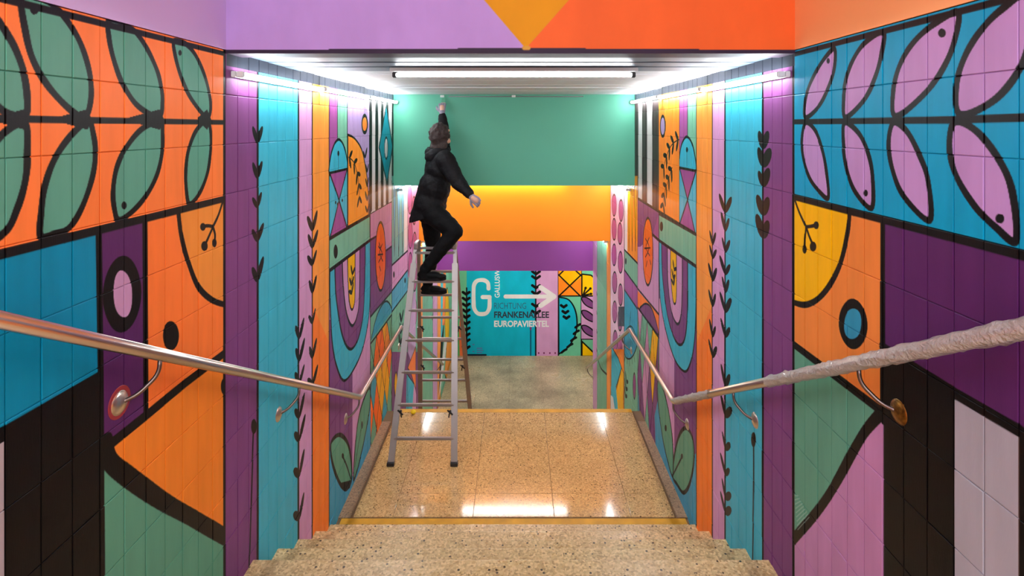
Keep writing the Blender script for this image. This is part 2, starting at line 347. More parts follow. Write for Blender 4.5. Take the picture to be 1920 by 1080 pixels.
    for x, y in ((768, 375), (776, 395), (769, 440), (777, 462), (769, 500), (777, 520), (768, 560), (777, 585)): c.ell(x, y, 4, 26, (186, 96, 150), .02)
    P([(734, 498), (764, 470), (764, 505), (734, 546)], PINK); P([(734, 546), (764, 506), (764, 545), (734, 585)], (80, 170, 205))
    P([(734, 585), (764, 545), (764, 690), (734, 690)], MINT); c.line([(734, 498), (764, 470)], .022); c.line([(734, 546), (764, 506)], .022); c.line([(734, 585), (764, 545)], .022)
    c.ell(738, 515, 1.5, 6, BLACK); c.ell(759, 526, 1.5, 5, BLACK); c.sprig([(748, 650), (751, 625), (752, 600)], .16, n=3)
    B2(734, 792, 660, 900, PURPLE); P([(764, 560), (779, 545), (779, 700), (764, 660)], (205, 170, 215)); P([(764, 690), (779, 650), (779, 730), (770, 700)], ORANGE, line=.016)
    P([(762, 700), (776, 720), (772, 800), (760, 800)], CYAN, line=.016); c.ell(742, 722, 3, 24, YELLOW, .02); P([(776, 720), (780, 740), (778, 800), (770, 800)], PINK)
    c.line([(734, 340), (734, 900)], .018); c.line([(764, 340), (764, 900)], .02)
    B2(785, 792, 440, 900, LORANGE); B2(792, 811, 440, 900, MINT); B2(811, 820, 440, 900, PINK); c.line([(811, 445), (811, 900)], .02); c.line([(819.6, 445), (819.6, 900)], .02)
    c.vine(810.5, (480, 520, 560, 600, 640), .12)
    # lower corridor
    B2(820, 826, 440, 900, LORANGE); B2(826, 848, 440, 900, MINT)
    P([(826, 500), (831, 500), (829, 640), (826, 640)], CYAN); P([(831, 500), (836, 500), (834, 610), (829, 610)], ORANGE); c.ell(838, 600, 4, 60, YELLOW, .03)
    P([(826, 640), (833, 600), (828, 690), (822, 740)], BLACK); P([(833, 640), (838, 640), (830, 700), (823, 745), (827, 690)], WHITE); P([(838, 640), (848, 640), (848, 740), (833, 700)], LORANGE, line=.03)
    # dark upper edge above the lamps
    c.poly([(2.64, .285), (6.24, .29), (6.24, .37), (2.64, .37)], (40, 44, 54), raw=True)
paint_left(LW)
# ---- right wall mural
RW = Canvas('mural_right', -1.6, 9.75, -4.95, .37, 330, (240, 146, 62), map_right)
def paint_right(c):
    P = c.poly; top = .36
    def band(x0, x1, col, v0=-4.95, v1=top):
        u0, u1 = map_right(x0, 0)[0], map_right(x1, 0)[0]; c.poly([(u0, v0), (u1, v0), (u1, v1), (u0, v1)], col, raw=True)
    LO = (240, 142, 62)
    P([(1489, 300), (1657, 300), (1657, 790), (1489, 660)], LO)
    P([(1657, 300), (2400, 300), (2400, 1130), (1912, 810), (1792, 738), (1657, 655)], DPURPLE)
    P([(1657, 655), (1792, 740), (1792, 2200), (1657, 2200)], BLACK); P([(1792, 742), (1912, 812), (1912, 2200), (1792, 2200)], (172, 173, 182)); P([(1912, 810), (2400, 1130), (2400, 2200), (1912, 2200)], BLACK)
    P([(1489, 648), (1654, 772), (1600, 850), (1560, 925), (1489, 1012)], (96, 162, 136))
    P([(1489, 1012), (1560, 925), (1600, 850), (1654, 770), (1659, 755), (1659, 2000), (1489, 2000)], (196, 138, 186))
    c.line([(1489, 646), (1560, 700), (1654, 771)], .034); c.curve([(1654, 775), (1625, 808), (1600, 850), (1570, 905), (1535, 958), (1489, 1012)], .040)
    c.line([(1657, 412), (1657, 790)], .026); c.line([(1657, 652), (1792, 738), (1912, 808), (2400, 1130)], .034)
    c.blob([(1440, 340), (1600, 340), (1595, 395), (1590, 440), (1575, 500), (1548, 548), (1517, 571), (1486, 566), (1440, 540)], YELLOW, .026)
    c.ell(1601, 608, 22, 38, (48, 152, 186), .034)
    c.curve([(1490, 370), (1500, 398), (1513, 426)], .014); c.curve([(1513, 426), (1522, 425), (1531, 423)], .014); c.curve([(1513, 426), (1511, 445), (1510, 466)], .014); c.curve([(1513, 426), (1519, 444), (1526, 460)], .014)
    for q in ((1532, 423, 5, 7), (1510, 468, 4, 8), (1526, 463, 6, 9)): c.ell(*q, BLACK)
    for i in range(9): c.line([(1491+i*.8, 930+i*8), (1498+i*2.6, 930+i*5)], .003, (170, 205, 190))
    # leaf frieze
    c.poly([(-1.6, -.337), (2.65, -.337), (2.65, top), (-1.6, top)], (0, 164, 204), raw=True); PL = (190, 150, 208); w = .021
    for L in ([(1512, 221), (1511, 192), (1519, 162), (1536, 128), (1553, 104), (1567, 93), (1566, 130), (1553, 170), (1536, 201)],
              [(1587, 221), (1583, 188), (1588, 150), (1602, 112), (1625, 80), (1658, 62), (1655, 102), (1643, 146), (1622, 188)],
              [(1682, 219), (1677, 170), (1690, 120), (1717, 78), (1755, 45), (1798, 24), (1793, 72), (1774, 122), (1740, 172)],
              [(1803, 216), (1795, 165), (1810, 110), (1840, 60), (1882, 18), (1935, -12), (1932, 85), (1905, 145), (1862, 192)],
              [(1985, 212), (1975, 150), (2000, 80), (2050, 10), (2130, -50), (2110, 80), (2060, 160)],
              [(1512, 231), (1505, 265), (1508, 300), (1520, 336), (1538, 360), (1555, 371), (1551, 320), (1543, 280), (1530, 246)],
              [(1585, 231), (1583, 272), (1590, 320), (1606, 361), (1636, 391), (1638, 335), (1630, 290), (1612, 251)],
              [(1677, 231), (1668, 272), (1676, 322), (1697, 370), (1745, 414), (1742, 340), (1725, 290), (1702, 247)],
              [(1792, 230), (1783, 280), (1795, 330), (1830, 387), (1870, 428), (1907, 452), (1900, 360), (1875, 300), (1833, 247)],
              [(1985, 232), (1965, 300), (1990, 370), (2050, 450), (2110, 500), (2100, 380), (2050, 290)]):
        c.blob(L, PL, w)
    c.ell(1555, 115, 3, 5, BLACK); c.ell(1768, 63, 7, 8, BLACK); c.ell(1625, 363, 4, 6, BLACK); c.ell(1877, 411, 8, 9, BLACK)
    c.line([(-1.6, .027), (.8, .030), (1.7, .018), (2.65, .02)], .022, raw=True); c.line([(-1.6, -.337), (2.65, -.337)], .028, raw=True); c.line([(-1.6, .340), (2.65, .340)], .02, raw=True)
    # bands
    band(1431.5, 1489.5, PURPLE); band(1361, 1431.5, CYAN); band(1337, 1361, PINK); band(1306, 1337, LORANGE)
    u0 = map_right(1337, 0)[0]; u1 = map_right(1306, 0)[0]
    c.poly([(u0, -4.95), (u1, -4.95), (u1, -1.6), (u0, -1.2)], (255, 132, 46), raw=True)
    band(1196, 1306, PINK); band(1100, 1196, MINT)
    for x, ww in ((1489, .022), (1431.5, .022), (1360.5, .024), (1336.5, .016), (1306.5, .018)): c.line([(x, 60), (x, 1300)], ww)
    c.vine(1432, (277, 310, 347, 401, 444), .11, fat=.5); c.vine(1361, (397, 433, 472, 514, 548, 584, 631, 724, 780, 842, 890, 934, 962), .115); c.vine(1337, (458, 484, 526, 574, 631, 669), .11)
    c.curve([(1414, 835), (1414, 920), (1412, 1060)], .014); c.ell(1414, 825, 4.5, 14, BLACK)
    # hourglass column
    P([(1274.5, 100), (1290, 100), (1290, 330), (1274.5, 330)], MAUVE); P([(1290, 100), (1306, 100), (1306, 330), (1290, 330)], MINT)
    P([(1274.5, 310), (1306, 315), (1306, 450), (1274.5, 430)], CYAN)
    c.blob([(1275, 315), (1276, 285), (1281, 266), (1288.5, 257), (1297, 266), (1303, 288), (1306, 320), (1290, 318)], CYAN, .02)
    P([(1275, 315), (1305.5, 321), (1290, 375)], MAUVE, line=.018); P([(1290, 375), (1305, 440), (1275, 421)], MAUVE, line=.018)
    c.line([(1289, 283), (1289, 312)], .006); c.ell(1289, 281, 1.8, 5, BLACK); c.line([(1290, 100), (1290, 258)], .014); c.line([(1274.5, 100), (1274.5, 420)], .018)
    # orange panel with sprigs
    P([(1236, 100), (1274.5, 100), (1274.5, 421), (1236, 402)], (255, 146, 42)); c.ell(1243.5, 237, 4.6, 19, LILAC, .026)
    c.sprig([(1274, 262), (1262, 270), (1252, 288), (1245, 315)], .11, n=5); c.sprig([(1261, 315), (1254, 338), (1247, 360), (1244, 385)], .11, n=5)
    # stripes
    P([(1190, 100), (1236, 100), (1236, 402), (1190, 372)], (60, 40, 44))
    P([(1197.5, 100), (1204.5, 100), (1204.5, 377), (1197.5, 372)], WHITE); P([(1214, 100), (1223.5, 100), (1223.5, 392), (1214, 385)], WHITE)
    # fields
    P([(1196, 372), (1236, 401), (1236, 452), (1196, 462)], MAUVE); P([(1196, 462), (1224, 440), (1236, 452), (1236, 590), (1196, 542)], PINK); P([(1196, 372), (1236, 400), (1224, 442), (1201, 463), (1196, 463)], PURPLE)
    c.ell(1215.5, 472, 9.4, 63, (255, 118, 30), .024)
    for q in ([(1211, 448), (1218, 464), (1211, 482)], [(1218, 446), (1212, 464), (1219, 480)], [(1209, 466), (1220, 465)], [(1214, 490), (1212, 500)], [(1219, 488), (1221, 496)]): c.curve(q, .014)
    c.line([(1196, 372), (1306, 440)], .026)
    # nested arches
    P([(1236, 452), (1306, 500), (1306, 900), (1262, 893), (1236, 740)], PURPLE); P([(1236, 560), (1265, 560), (1265, 893), (1255, 860), (1236, 740)], PINK)
    P(list(smooth_curve([(1236.2, 451), (1237, 520), (1240, 570), (1252, 632), (1268, 678), (1285, 697), (1295, 682), (1302, 648), (1305.6, 590), (1306, 500)], False, 5)), CYAN, line=.018)
    P(list(smooth_curve([(1241, 452), (1243, 520), (1252, 590), (1265, 634), (1277, 647), (1286, 630), (1290, 580), (1290, 490)], False, 5)), PURPLE, line=.02)
    P(list(smooth_curve([(1252, 460), (1253, 530), (1260, 585), (1271, 608), (1278, 590), (1280, 540), (1280, 483)], False, 5)), PINK, line=.02)
    P(list(smooth_curve([(1258, 464), (1258, 510), (1261, 552), (1265, 570), (1269, 555), (1269, 473)], False, 5)), YELLOW, line=.016)
    c.sprig([(1264, 536), (1263, 522), (1265, 504)], .08, n=3)
    P([(1236, 401), (1306, 440), (1306, 500), (1236, 451)], MINT); c.line([(1236, 401), (1306, 440)], .024); c.line([(1224, 440), (1236, 451), (1306, 500)], .026); c.ell(1241, 425, 3, 9, BLACK)
    c.line([(1236, 402), (1236, 740)], .02)
    # orange wedge with purple arch, lozenges below
    ru = map_right; A, B = ru(1235, 632), ru(1196, 576)
    P([(1196, 545), (1236, 590), (1236, 634), (1196, 580)], (255, 132, 46)); c.blob([(1200, 584), (1205, 573), (1213, 570), (1222, 578), (1231, 604), (1235, 628), (1218, 606)], PURPLE, .018)
    P([(1196, 576), (1236, 632), (1236, 900), (1196, 900)], MINT)
    harlequin(c, A[0], B[0], -4.0, A[1], 4, .75, [(208, 150, 196), MINT, YELLOW, PURPLE, (60, 155, 180), PINK, (255, 135, 40), PURPLE, MINT], lambda u: A[1]+(B[1]-A[1])*(u-A[0])/(B[0]-A[0]))
    c.line([(1196, 541), (1236, 590)], .02); c.line([(1196, 576), (1236, 633)], .024); c.line([(1196, 372), (1196, 900)], .02)
    # leaves near the landing
    P([(1236, 740), (1262, 895), (1306, 850), (1306, 1000), (1236, 1000), (1228, 780)], (66, 160, 196))
    c.blob([(1262, 892), (1266, 850), (1274, 818), (1285, 803), (1296, 812), (1302, 838), (1301, 875), (1293, 910), (1282, 924), (1270, 908)], GREEN, .028); c.curve([(1263, 890), (1271, 874), (1279, 858)], .016); c.ell(1279.5, 856, 2, 5, BLACK)
    c.blob([(1234, 715), (1235, 760), (1243, 820), (1252, 862), (1262, 893), (1263, 850), (1259, 800), (1250, 750), (1241, 722)], GREEN, .024); c.ell(1249, 803, 2, 6, BLACK)
    # past the green header
    def B2(x0, x1, y0, y1, col): P([(x0, y0), (x1, y0), (x1, y1), (x0, y1)], col)
    B2(1145, 1172, 330, 680, (236, 200, 226)); B2(1171, 1177, 330, 480, WHITE); B2(1177, 1196, 330, 520, (250, 160, 40))
    for a, b in ((1178, 1182), (1184, 1188), (1190, 1194)): P([(a, 350), (b, 350), ((a+b)/2, 470)], YELLOW, line=.016)
    for x, y in ((1152, 385), (1165, 395), (1152, 430), (1163, 438), (1152, 478), (1164, 492), (1153, 530), (1164, 553), (1153, 585), (1163, 600), (1154, 640), (1163, 650)): c.ell(x, y, 4.4, 20, (176, 88, 150), .02)
    P([(1160, 575), (1171, 575), (1171, 612), (1160, 612)], (60, 60, 76))
    P([(1171, 468), (1196, 494), (1196, 540), (1171, 506)], MINT); P([(1171, 506), (1196, 540), (1196, 580), (1171, 543)], (165, 85, 160)); P([(1171, 543), (1196, 580), (1196, 655), (1171, 640)], (60, 170, 205))
    for a, b in ((468, 494), (506, 540), (543, 580)): c.line([(1171, a), (1196, b)], .022)
    c.ell(1174, 490, 1.4, 6, BLACK); c.curve([(1180, 620), (1182, 600), (1183, 585)], .014)
    B2(1171, 1196, 650, 900, MINT); c.blob([(1171, 628), (1184, 612), (1195, 640), (1190, 662), (1181, 673), (1172, 665)], (60, 165, 200), .016)
    for i, x in enumerate((1173, 1177, 1181, 1185, 1189)): c.line([(x, 672-abs(i-2)*3), (x+(i-2)*.8, 686-abs(i-2)*4)], .014)
    c.ell(1190, 724, 2.6, 24, (150, 70, 140), .02); c.sprig([(1173, 745), (1174, 730), (1175, 715)], .12, n=3)
    B2(1145, 1171, 655, 900, (255, 146, 40)); P([(1147, 650), (1160, 672), (1166, 690), (1146, 760)], CYAN, line=.02); P([(1166, 690), (1170, 700), (1168, 800), (1162, 800), (1155, 735)], YELLOW, line=.014)
    P([(1146, 725), (1155, 720), (1162, 800), (1148, 800)], CYAN); P([(1145, 740), (1150, 745), (1158, 800), (1145, 800)], WHITE)
    for x in (1171, 1145): c.line([(x, 340), (x, 800)], .03)
    B2(1138, 1145, 440, 900, LORANGE); B2(1120, 1138, 440, 900, MINT); B2(1105, 1120, 440, 900, PINK); c.line([(1120, 440), (1120, 900)], .016); c.vine(1119.5, (520, 555, 590, 625, 660), .07); c.curve([(1120, 668), (1127, 690), (1138, 702)], .03); c.line([(1138, 440), (1138, 900)], .014)
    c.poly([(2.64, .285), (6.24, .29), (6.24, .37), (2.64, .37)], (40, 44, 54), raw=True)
paint_right(RW)
# ---- end wall mural (plane y = 11.98)
DB = 11.98
def map_back(x, y): return ((x-CX)*DB/F, -(y-CY)*DB/F)
BW = Canvas('mural_end', -1.5, 4.2, -4.95, -2.4, 300, CYAN, map_back)
def paint_back(c):
    P = c.poly
    def R(x0, x1, y0, y1, col, **k): P([(x0, y0), (x1, y0), (x1, y1), (x0, y1)], col, **k)
    CY2 = (10, 180, 208)
    R(830, 1300, 480, 680, CY2); R(830, 875, 480, 680, (110, 190, 150)); R(1005, 1047, 480, 680, PINK); R(1047, 1200, 480, 680, (112, 196, 158))
    P([(862, 600), (868, 610), (872, 668), (858, 668)], (235, 120, 70)); P([(846, 610), (860, 600), (862, 668), (846, 668)], (90, 175, 100))
    c.line([(875, 540), (875, 670)], .03); c.line([(1004.5, 480), (1004.5, 670)], .03); c.line([(1047, 480), (1047, 670)], .025); c.line([(1090, 480), (1090, 670)], .025)
    def vee(x, y, s=6.):
        for q in (-1, 1): c.line([(x, y), (x+q*s, y-s*.7)], .055, w2=.03)
    for y in (552, 563, 574, 585, 596, 608, 619, 630, 641, 654): vee(874, y)
    for y in (514, 523, 540, 552, 575, 588): vee(1005, y, 7)
    R(1047, 1090, 480, 555, (255, 140, 30)); P([(1050, 508), (1088, 508), (1090, 520), (1069, 535), (1048, 520)], (255, 190, 0))
    for q in ([(1047, 515), (1088, 555)], [(1090, 515), (1048, 555)], [(1080, 508), (1091, 518)], [(1056, 508), (1048, 516)]): c.line(q, .03)
    R(1047, 1090, 480, 555, CY2) if False else None
    c.line([(1047, 555), (1090, 555)], .025)
    P([(1047.5, 557)]+list(smooth_curve([(1047.5, 557), (1066, 562), (1078, 580), (1082, 605), (1078, 630), (1064, 652), (1047.5, 664)], False, 5)), CY2, line=.03)
    for x, y in ((1084, 610), (1081, 622), (1076, 635), (1069, 647), (1058, 657)): c.line([(x, y), (x-5, y+4)], .05, w2=.03); c.line([(x, y), (x+4, y-2)], .05, w2=.03)
    for x, y in ((1057, 576), (1060, 587), (1062, 597)): vee(x, y, 5)
    R(1090, 1140, 555, 637, PINK); P([(1091, 514), (1108, 516), (1125, 530), (1125, 555), (1091, 555)], (255, 200, 0), line=.03)
    for q in ([(1093, 554), (1098, 540)], [(1093, 554), (1107, 541)], [(1093, 554), (1108, 551)]): c.line(q, .03); c.ell(q[1][0], q[1][1], 2.4, 2.4, BLACK)
    for y in (558, 583, 611): c.blob([(1091, y), (1100, y), (1112, y+9), (1113, y+20), (1101, y+16), (1093, y+8)], PURPLE, .025)
    c.line([(1090, 555), (1130, 555)], .025); c.line([(1090, 636), (1130, 636)], .02); P([(1091, 640), (1120, 668), (1091, 668)], (255, 200, 0), line=.03)
    for x in (1010, 1020, 1031, 1041): c.ell(x, 662, 1.5, 1.8, (120, 40, 90))
    c.line([(995, 614), (995, 668)], .028, (10, 90, 120)); c.ell(995, 616, 2, 3, (120, 60, 130))
    # big white G, arrow
    c.line(smooth_curve([(916, 541), (915, 531), (909, 526), (902, 525), (894, 527), (889, 534), (888, 545), (888, 566), (889, 578), (895, 587), (903, 589), (912, 587), (917, 579), (918, 570), (918, 558)], False, 5), .085, WHITE)
    c.line([(905, 557), (918, 557)], .085, WHITE)
    c.line([(948, 556), (1036, 556)], .085, WHITE); c.line([(1014, 539), (1039, 556)], .10, WHITE); c.line([(1014, 573), (1039, 556)], .10, WHITE)
    c.line([(877, 665.5), (911, 665.5)], .035, (20, 30, 50))
paint_back(BW)
# ---- header 1 (plane y = 2.635)
DH = 2.637
HW = Canvas('mural_header', -1.45, 1.4, .30, 1.5, 240, (178, 142, 206), lambda x, y: ((x-CX)*DH/F, -(y-CY)*DH/F))
HW.poly([(985, 91), (1400, -380), (2000, -380), (2000, 120), (985, 120)], (228, 98, 40)); HW.poly([(985, 91), (600, -360), (1385, -360)], (212, 142, 0))
HW.poly([(400, 94), (985, 90), (1500, 94), (1500, 110), (400, 110)], (52, 38, 58)); HW.line([(982, 90), (990, 90)], .02, (200, 150, 60))
# ------------------------------------------------------------------ materials
M_left = mural_material('mural_paint_left', LW); M_right = mural_material('mural_paint_right', RW); M_back = mural_material('mural_paint_end', BW, rough=.5); M_head = mural_material('mural_paint_header', HW, rough=.55)
M_gl = mural_material('joint_paint_left', LW, .72, .8); M_gr = mural_material('joint_paint_right', RW, .72, .8)
M_lilac = mat('lilac_plaster', (206, 182, 238), .6, bump=(30, .1, .003), noise=(2, .06)); M_orange_pl = mat('orange_plaster', (255, 180, 112), .6, bump=(30, .1, .003), noise=(2, .06))
M_green = mat('green_plaster', (74, 158, 132), .5, noise=(1.5, .05), bump=(40, .05, .002)); M_hor = mat('orange_beam_paint', (255, 152, 16), .5, noise=(1.5, .05)); M_hpu = mat('purple_beam_paint', (146, 66, 150), .5, noise=(1.5, .05))
M_ceil = mat('white_board_paint', (214, 220, 226), .5, noise=(3, .12), bump=(25, .15, .004)); M_ceil2 = mat('blue_grey_board', (66, 84, 102), .45, noise=(3, .12), bump=(25, .15, .004)); M_conc = mat('grey_concrete', (120, 122, 124), .8, noise=(4, .2))
M_step = terrazzo('terrazzo_step', (192, 156, 104), (218, 188, 138), (58, 44, 32), .28, .12, 52.)
M_land = terrazzo('terrazzo_landing', (190, 148, 94), (216, 176, 120), (84, 62, 42), .085, .16, 60.)
M_strip = terrazzo('terrazzo_border', (142, 108, 80), (160, 126, 94), (84, 62, 48), .4, .25, 60.)
M_low = terrazzo('terrazzo_lower', (180, 158, 124), (200, 178, 142), (104, 88, 66), .30, .48, 48., 1.3)
M_grout = mat('dark_grout', (112, 86, 60), .9); M_stripe = mat('yellow_marking_paint', (222, 160, 22), .5, noise=(9, .3), bump=(60, .2, .002))
M_steel = mat('brushed_steel', (204, 194, 184), .28, 1., bump=(300, .03, .001)); M_dsteel = mat('dull_dark_steel', (120, 106, 100), .4, 1.); M_brass = mat('tarnished_brass', (150, 104, 40), .35, .9, noise=(60, .7)); M_film = mat('plastic_film', (214, 212, 206), .3, 0., alpha=.66, bump=(70, 1., .02), coat=.4)
M_alu = mat('ladder_aluminium', (152, 143, 140), .4, .75, noise=(8, .12)); M_rubber = mat('black_plastic', (26, 22, 24), .5)
M_batten = mat('white_enamel', (210, 212, 214), .4)
def tube_mat(name, s, c=(.96, .985, 1.0)): return mat(name, (255, 255, 255), .3, emit=(c, s))
MT_D = None; MT = {k: tube_mat('lit_tube_'+k.lower(), v) for k, v in dict(A=TUBE_A, B=TUBE_B, C=TUBE_C, D=TUBE_D, U=TUBE_U).items()}; MT['X'] = tube_mat('lit_tube_x', 38.0); MT['D'] = tube_mat('lit_tube_warm', TUBE_D, (1.0, .92, .80))
M_coat = mat('black_padded_fabric', (11, 10, 13), .7, bump=(40, .5, .01)); M_trous = mat('black_trousers', (6, 6, 8), .8, bump=(60, .4, .006)); M_shoe = mat('black_shoe', (9, 9, 10), .7); M_sole = mat('dark_sole', (22, 20, 21), .8)

for _m in (M_coat, M_trous, M_shoe, M_sole): _m.node_tree.nodes['Principled BSDF'].inputs['Specular IOR Level'].default_value = .15
M_skin = mat('skin', (198, 150, 128), .5); M_hair = mat('brown_hair', (44, 24, 20), .7, bump=(120, .8, .01), noise=(60, .5)); M_glove = mat('grey_glove', (128, 122, 136), .8, bump=(200, .3, .002)); M_eye = mat('eye', (40, 30, 28), .2)
M_red = mat('dark_red_paint', (150, 40, 50), .5); M_wood = mat('brush_handle_wood', (190, 150, 90), .5); M_bris = mat('green_bristles', (80, 150, 120), .8); M_yel = mat('yellow_ball', (235, 200, 10), .7, bump=(60, .4, .004))
# ------------------------------------------------------------------ profile of the passage
RISE = .1685
TOPZ = -1.59; levels = [(-1.59, -9.0, 1.71)]      # (z, y0, y1) of each walking surface
zz = TOPZ; yy = 1.71
for i in range(8):
    zz = TOPZ-RISE*(i+1); levels.append((zz, yy, yy+.3009+(-.018 if i == 2 else .018/1.0 if i == 3 and False else 0))); yy = levels[-1][2]+(.018 if i == 2 else 0)
LZ = -3.02; LAND0 = yy; LAND1 = 5.955              # landing
levels.append((LZ, LAND0, LAND1)); FLZ = -4.93
yy = LAND1; n2 = 11; r2 = (LZ-FLZ)/n2
low_steps = []
for i in range(n2-1): low_steps.append((LZ-r2*(i+1), yy, yy+.30)); yy += .30
levels += low_steps; levels.append((FLZ, yy, 20)); FLOOR2 = yy
def floor_z(y):
    for z, a, b in levels:
        if a <= y < b: return z
    return FLZ
def ceil_z(y):
    return .36 if y < 6.23 else (-.655 if y < 7.85 else (-1.61 if y < 9.65 else -2.495))
# ------------------------------------------------------------------ side walls: backing and separate facing tiles
def tile_mesh(bm, uvl, cv, side, W, d0, d1, z0, z1, rnd):
    g = .0016; p = .0035+rnd*.0008; b = .0018; X = W
    def pt(d, z, depth): return bm.verts.new((side*(X-depth), d, z))
    tl, tr = rnd*.0005, -rnd*.0004
    o = [pt(d0+g, z0+g, 0), pt(d1-g, z0+g, 0), pt(d1-g, z1-g, 0), pt(d0+g, z1-g, 0)]
    m = [pt(d0+g, z0+g, p-b*.5), pt(d1-g, z0+g, p-b*.5), pt(d1-g, z1-g, p-b*.5), pt(d0+g, z1-g, p-b*.5)]
    f = [pt(d0+g+b, z0+g+b, p+tl), pt(d1-g-b, z0+g+b, p+tr), pt(d1-g-b, z1-g-b, p+tr), pt(d0+g+b, z1-g-b, p+tl)]
    fs = [bm.faces.new(f)]
    for k in range(4):
        j = (k+1) % 4; fs.append(bm.faces.new((f[k], f[j], m[j], m[k]))); fs.append(bm.faces.new((m[k], m[j], o[j], o[k])))
    for q in fs:
        for l in q.loops: l[uvl].uv = cv.uv(l.vert.co.y, l.vert.co.z)
def build_wall(name, side, W, cv, mt, mg, p0, pitch, yend, label):
    bm = bmesh.new(); uvl = bm.loops.layers.uv.new('UVMap')
    box(bm, *(sorted((side*W, side*(W+.16)))), -3.2, yend, -5.1, .36)
    for f in bm.faces:
        for l in f.loops: l[uvl].uv = cv.uv(l.vert.co.y, l.vert.co.z)
    w = obj(name, bm, mg); tag(w, label, 'wall', kind='structure')
    rest = bmesh.new(); ul2 = rest.loops.layers.uv.new('UVMap'); rows = []; z = .15+.236
    zs = [.36]+[.15-.236*k for k in range(0, 22)]
    n = math.floor((-2.2-p0)/pitch); cand = []
    while p0+n*pitch < yend-.01:
        d0 = p0+n*pitch; d1 = min(d0+pitch, yend); n += 1; dm = (d0+d1)/2
        for r in range(len(zs)-1):
            z1, z0 = zs[r], zs[r+1]
            ct = max(ceil_z(d0+.002), ceil_z(d1-.002)); fl = min(floor_z(d0+.002), floor_z(d1-.002))
            if z0 > ct or z1 < fl: continue
            z1 = min(z1, ct)
            if z1-z0 < .012: continue
            vis = False
            if d1 > .9:
                pxw = abs(F*W/max(d0, .3)-F*W/d1); yt = CY-z1*F/d1; xi = F*W/d1
                vis = pxw >= 9.5 and yt < 1085 and (CX-xi > -5 if side < 0 else CX+xi < 1925)
            if vis: cand.append((d0, d1, z0, z1))
            else: tile_mesh(rest, ul2, cv, side, W, d0, d1, z0, z1, random.uniform(-1, 1))
    cand.sort(); keep = cand[:298]
    for q in cand[298:]: tile_mesh(rest, ul2, cv, side, W, *q, random.uniform(-1, 1))
    for q in keep:
        b = bmesh.new(); u = b.loops.layers.uv.new('UVMap'); tile_mesh(b, u, cv, side, W, *q, random.uniform(-1, 1)); obj('tile', b, mt, w)
    s = obj('tile_field', rest, mt, w); s['kind'] = 'stuff'
    return w
# tile joints measured along each wall: d = W*F/(distance from the vanishing point)
jl = [WL*F/(CX-x) for x in (4, 76, 136, 185, 231, 272, 308, 341, 370, 397, 421.5)]; jr = [WR*F/(x-CX) for x in (1912.5, 1848.5, 1791.5, 1740, 1695, 1656, 1622.5, 1590, 1561, 1534, 1510.5, 1488.5)]
pl = np.polyfit(range(len(jl)), jl, 1); pr = np.polyfit(range(len(jr)), jr, 1)
build_wall('wall_left', -1, WL, LW, M_left, M_gl, pl[1], pl[0], DB, 'left wall of narrow upright tiles painted with mural of green leaves on orange')
build_wall('wall_right', 1, WR, RW, M_right, M_gr, pr[1], pr[0], 9.646, 'right wall of narrow upright tiles painted with mural of pink leaves on blue')
def sbox(name, m, x0, x1, y0, y1, z0, z1, label, cat, bev=0., uvc=None, kind='structure'):
    bm = bmesh.new()
    if uvc: ul = bm.loops.layers.uv.new('UVMap')
    box(bm, x0, x1, y0, y1, z0, z1, bev)
    if uvc:
        for f in bm.faces:
            for l in f.loops: l[ul].uv = uvc.uv(l.vert.co.x, l.vert.co.z)
    o = obj(name, bm, m); tag(o, label, cat, kind=kind); return o
sbox('wall_upper_left', M_lilac, -WL-.16, -WL+.004, -3.2, DH, .363, 1.9, 'lilac plaster wall above the orange leaf tiles', 'wall')
sbox('wall_upper_right', M_orange_pl, WR-.004, WR+.16, -3.2, DH, .363, 1.9, 'light orange plaster wall above the blue leaf tiles', 'wall')
sbox('ceiling', M_ceil, -WL-.1, WR+.1, -.4, DH+.2, 1.9, 2.05, 'ceiling over the top of the stairs', 'ceiling')
sbox('header_beam', M_head, -WL-.1, WR+.1, DH, DH+.16, .345, 1.9, 'nearest ceiling beam in lilac, orange and a yellow triangle', 'beam', uvc=HW)
sbox('header_beam', M_green, -WL-.1, WR+.1, 6.22, 6.40, -.661, .38, 'plain green ceiling beam being painted', 'beam')
sbox('header_beam', M_hor, -WL-.1, WR+.1, 7.84, 8.0, -1.613, -.62, 'bright orange ceiling beam beyond the green one', 'beam')
sbox('header_beam', M_hpu, -WL-.1, WR+.1, 9.646, 9.80, -2.50, -1.57, 'purple ceiling beam furthest down the stairs', 'beam')
# boarded ceiling between header 1 and the green header: every board is a piece
cb = sbox('ceiling', M_conc, -WL-.1, WR+.1, DH+.1, 6.3, .372, .50, 'white boarded ceiling above the landing', 'ceiling')
y = DH+.16; i = 0
while y < 6.21:
    w = (.28, .22, .25, .24)[i % 4]; y1 = min(y+w, 6.22); dz = random.uniform(0, .004)
    bm = bmesh.new(); box(bm, -WL+.001, WR-.001, y+.006, y1-.006, .350+dz*2, .376, .004); obj('ceiling_board', bm, M_ceil2 if y < 3.34 else M_ceil, cb); y = y1; i += 1  # boards from the first beam to the cross tube get a darker blue-grey
sbox('ceiling', M_ceil, -WL-.1, WR+.1, 6.39, 7.9, -.655, -.50, 'white ceiling between the green and the orange beam', 'ceiling')
sbox('ceiling', M_ceil, -WL-.1, WR+.1, 7.99, 9.7, -1.607, -1.45, 'white ceiling between the orange and the purple beam', 'ceiling')
sbox('ceiling', M_ceil, -WL-.1, 4.2, 9.79, DB+.1, -2.497, -2.35, 'white ceiling of the lower corridor', 'ceiling')
wb = sbox('wall_back', M_back, -WL-.1, 4.2, DB, DB+.15, -5.1, -2.4, 'end wall mural in blue, pink and green with white letter and arrow', 'wall', uvc=BW)
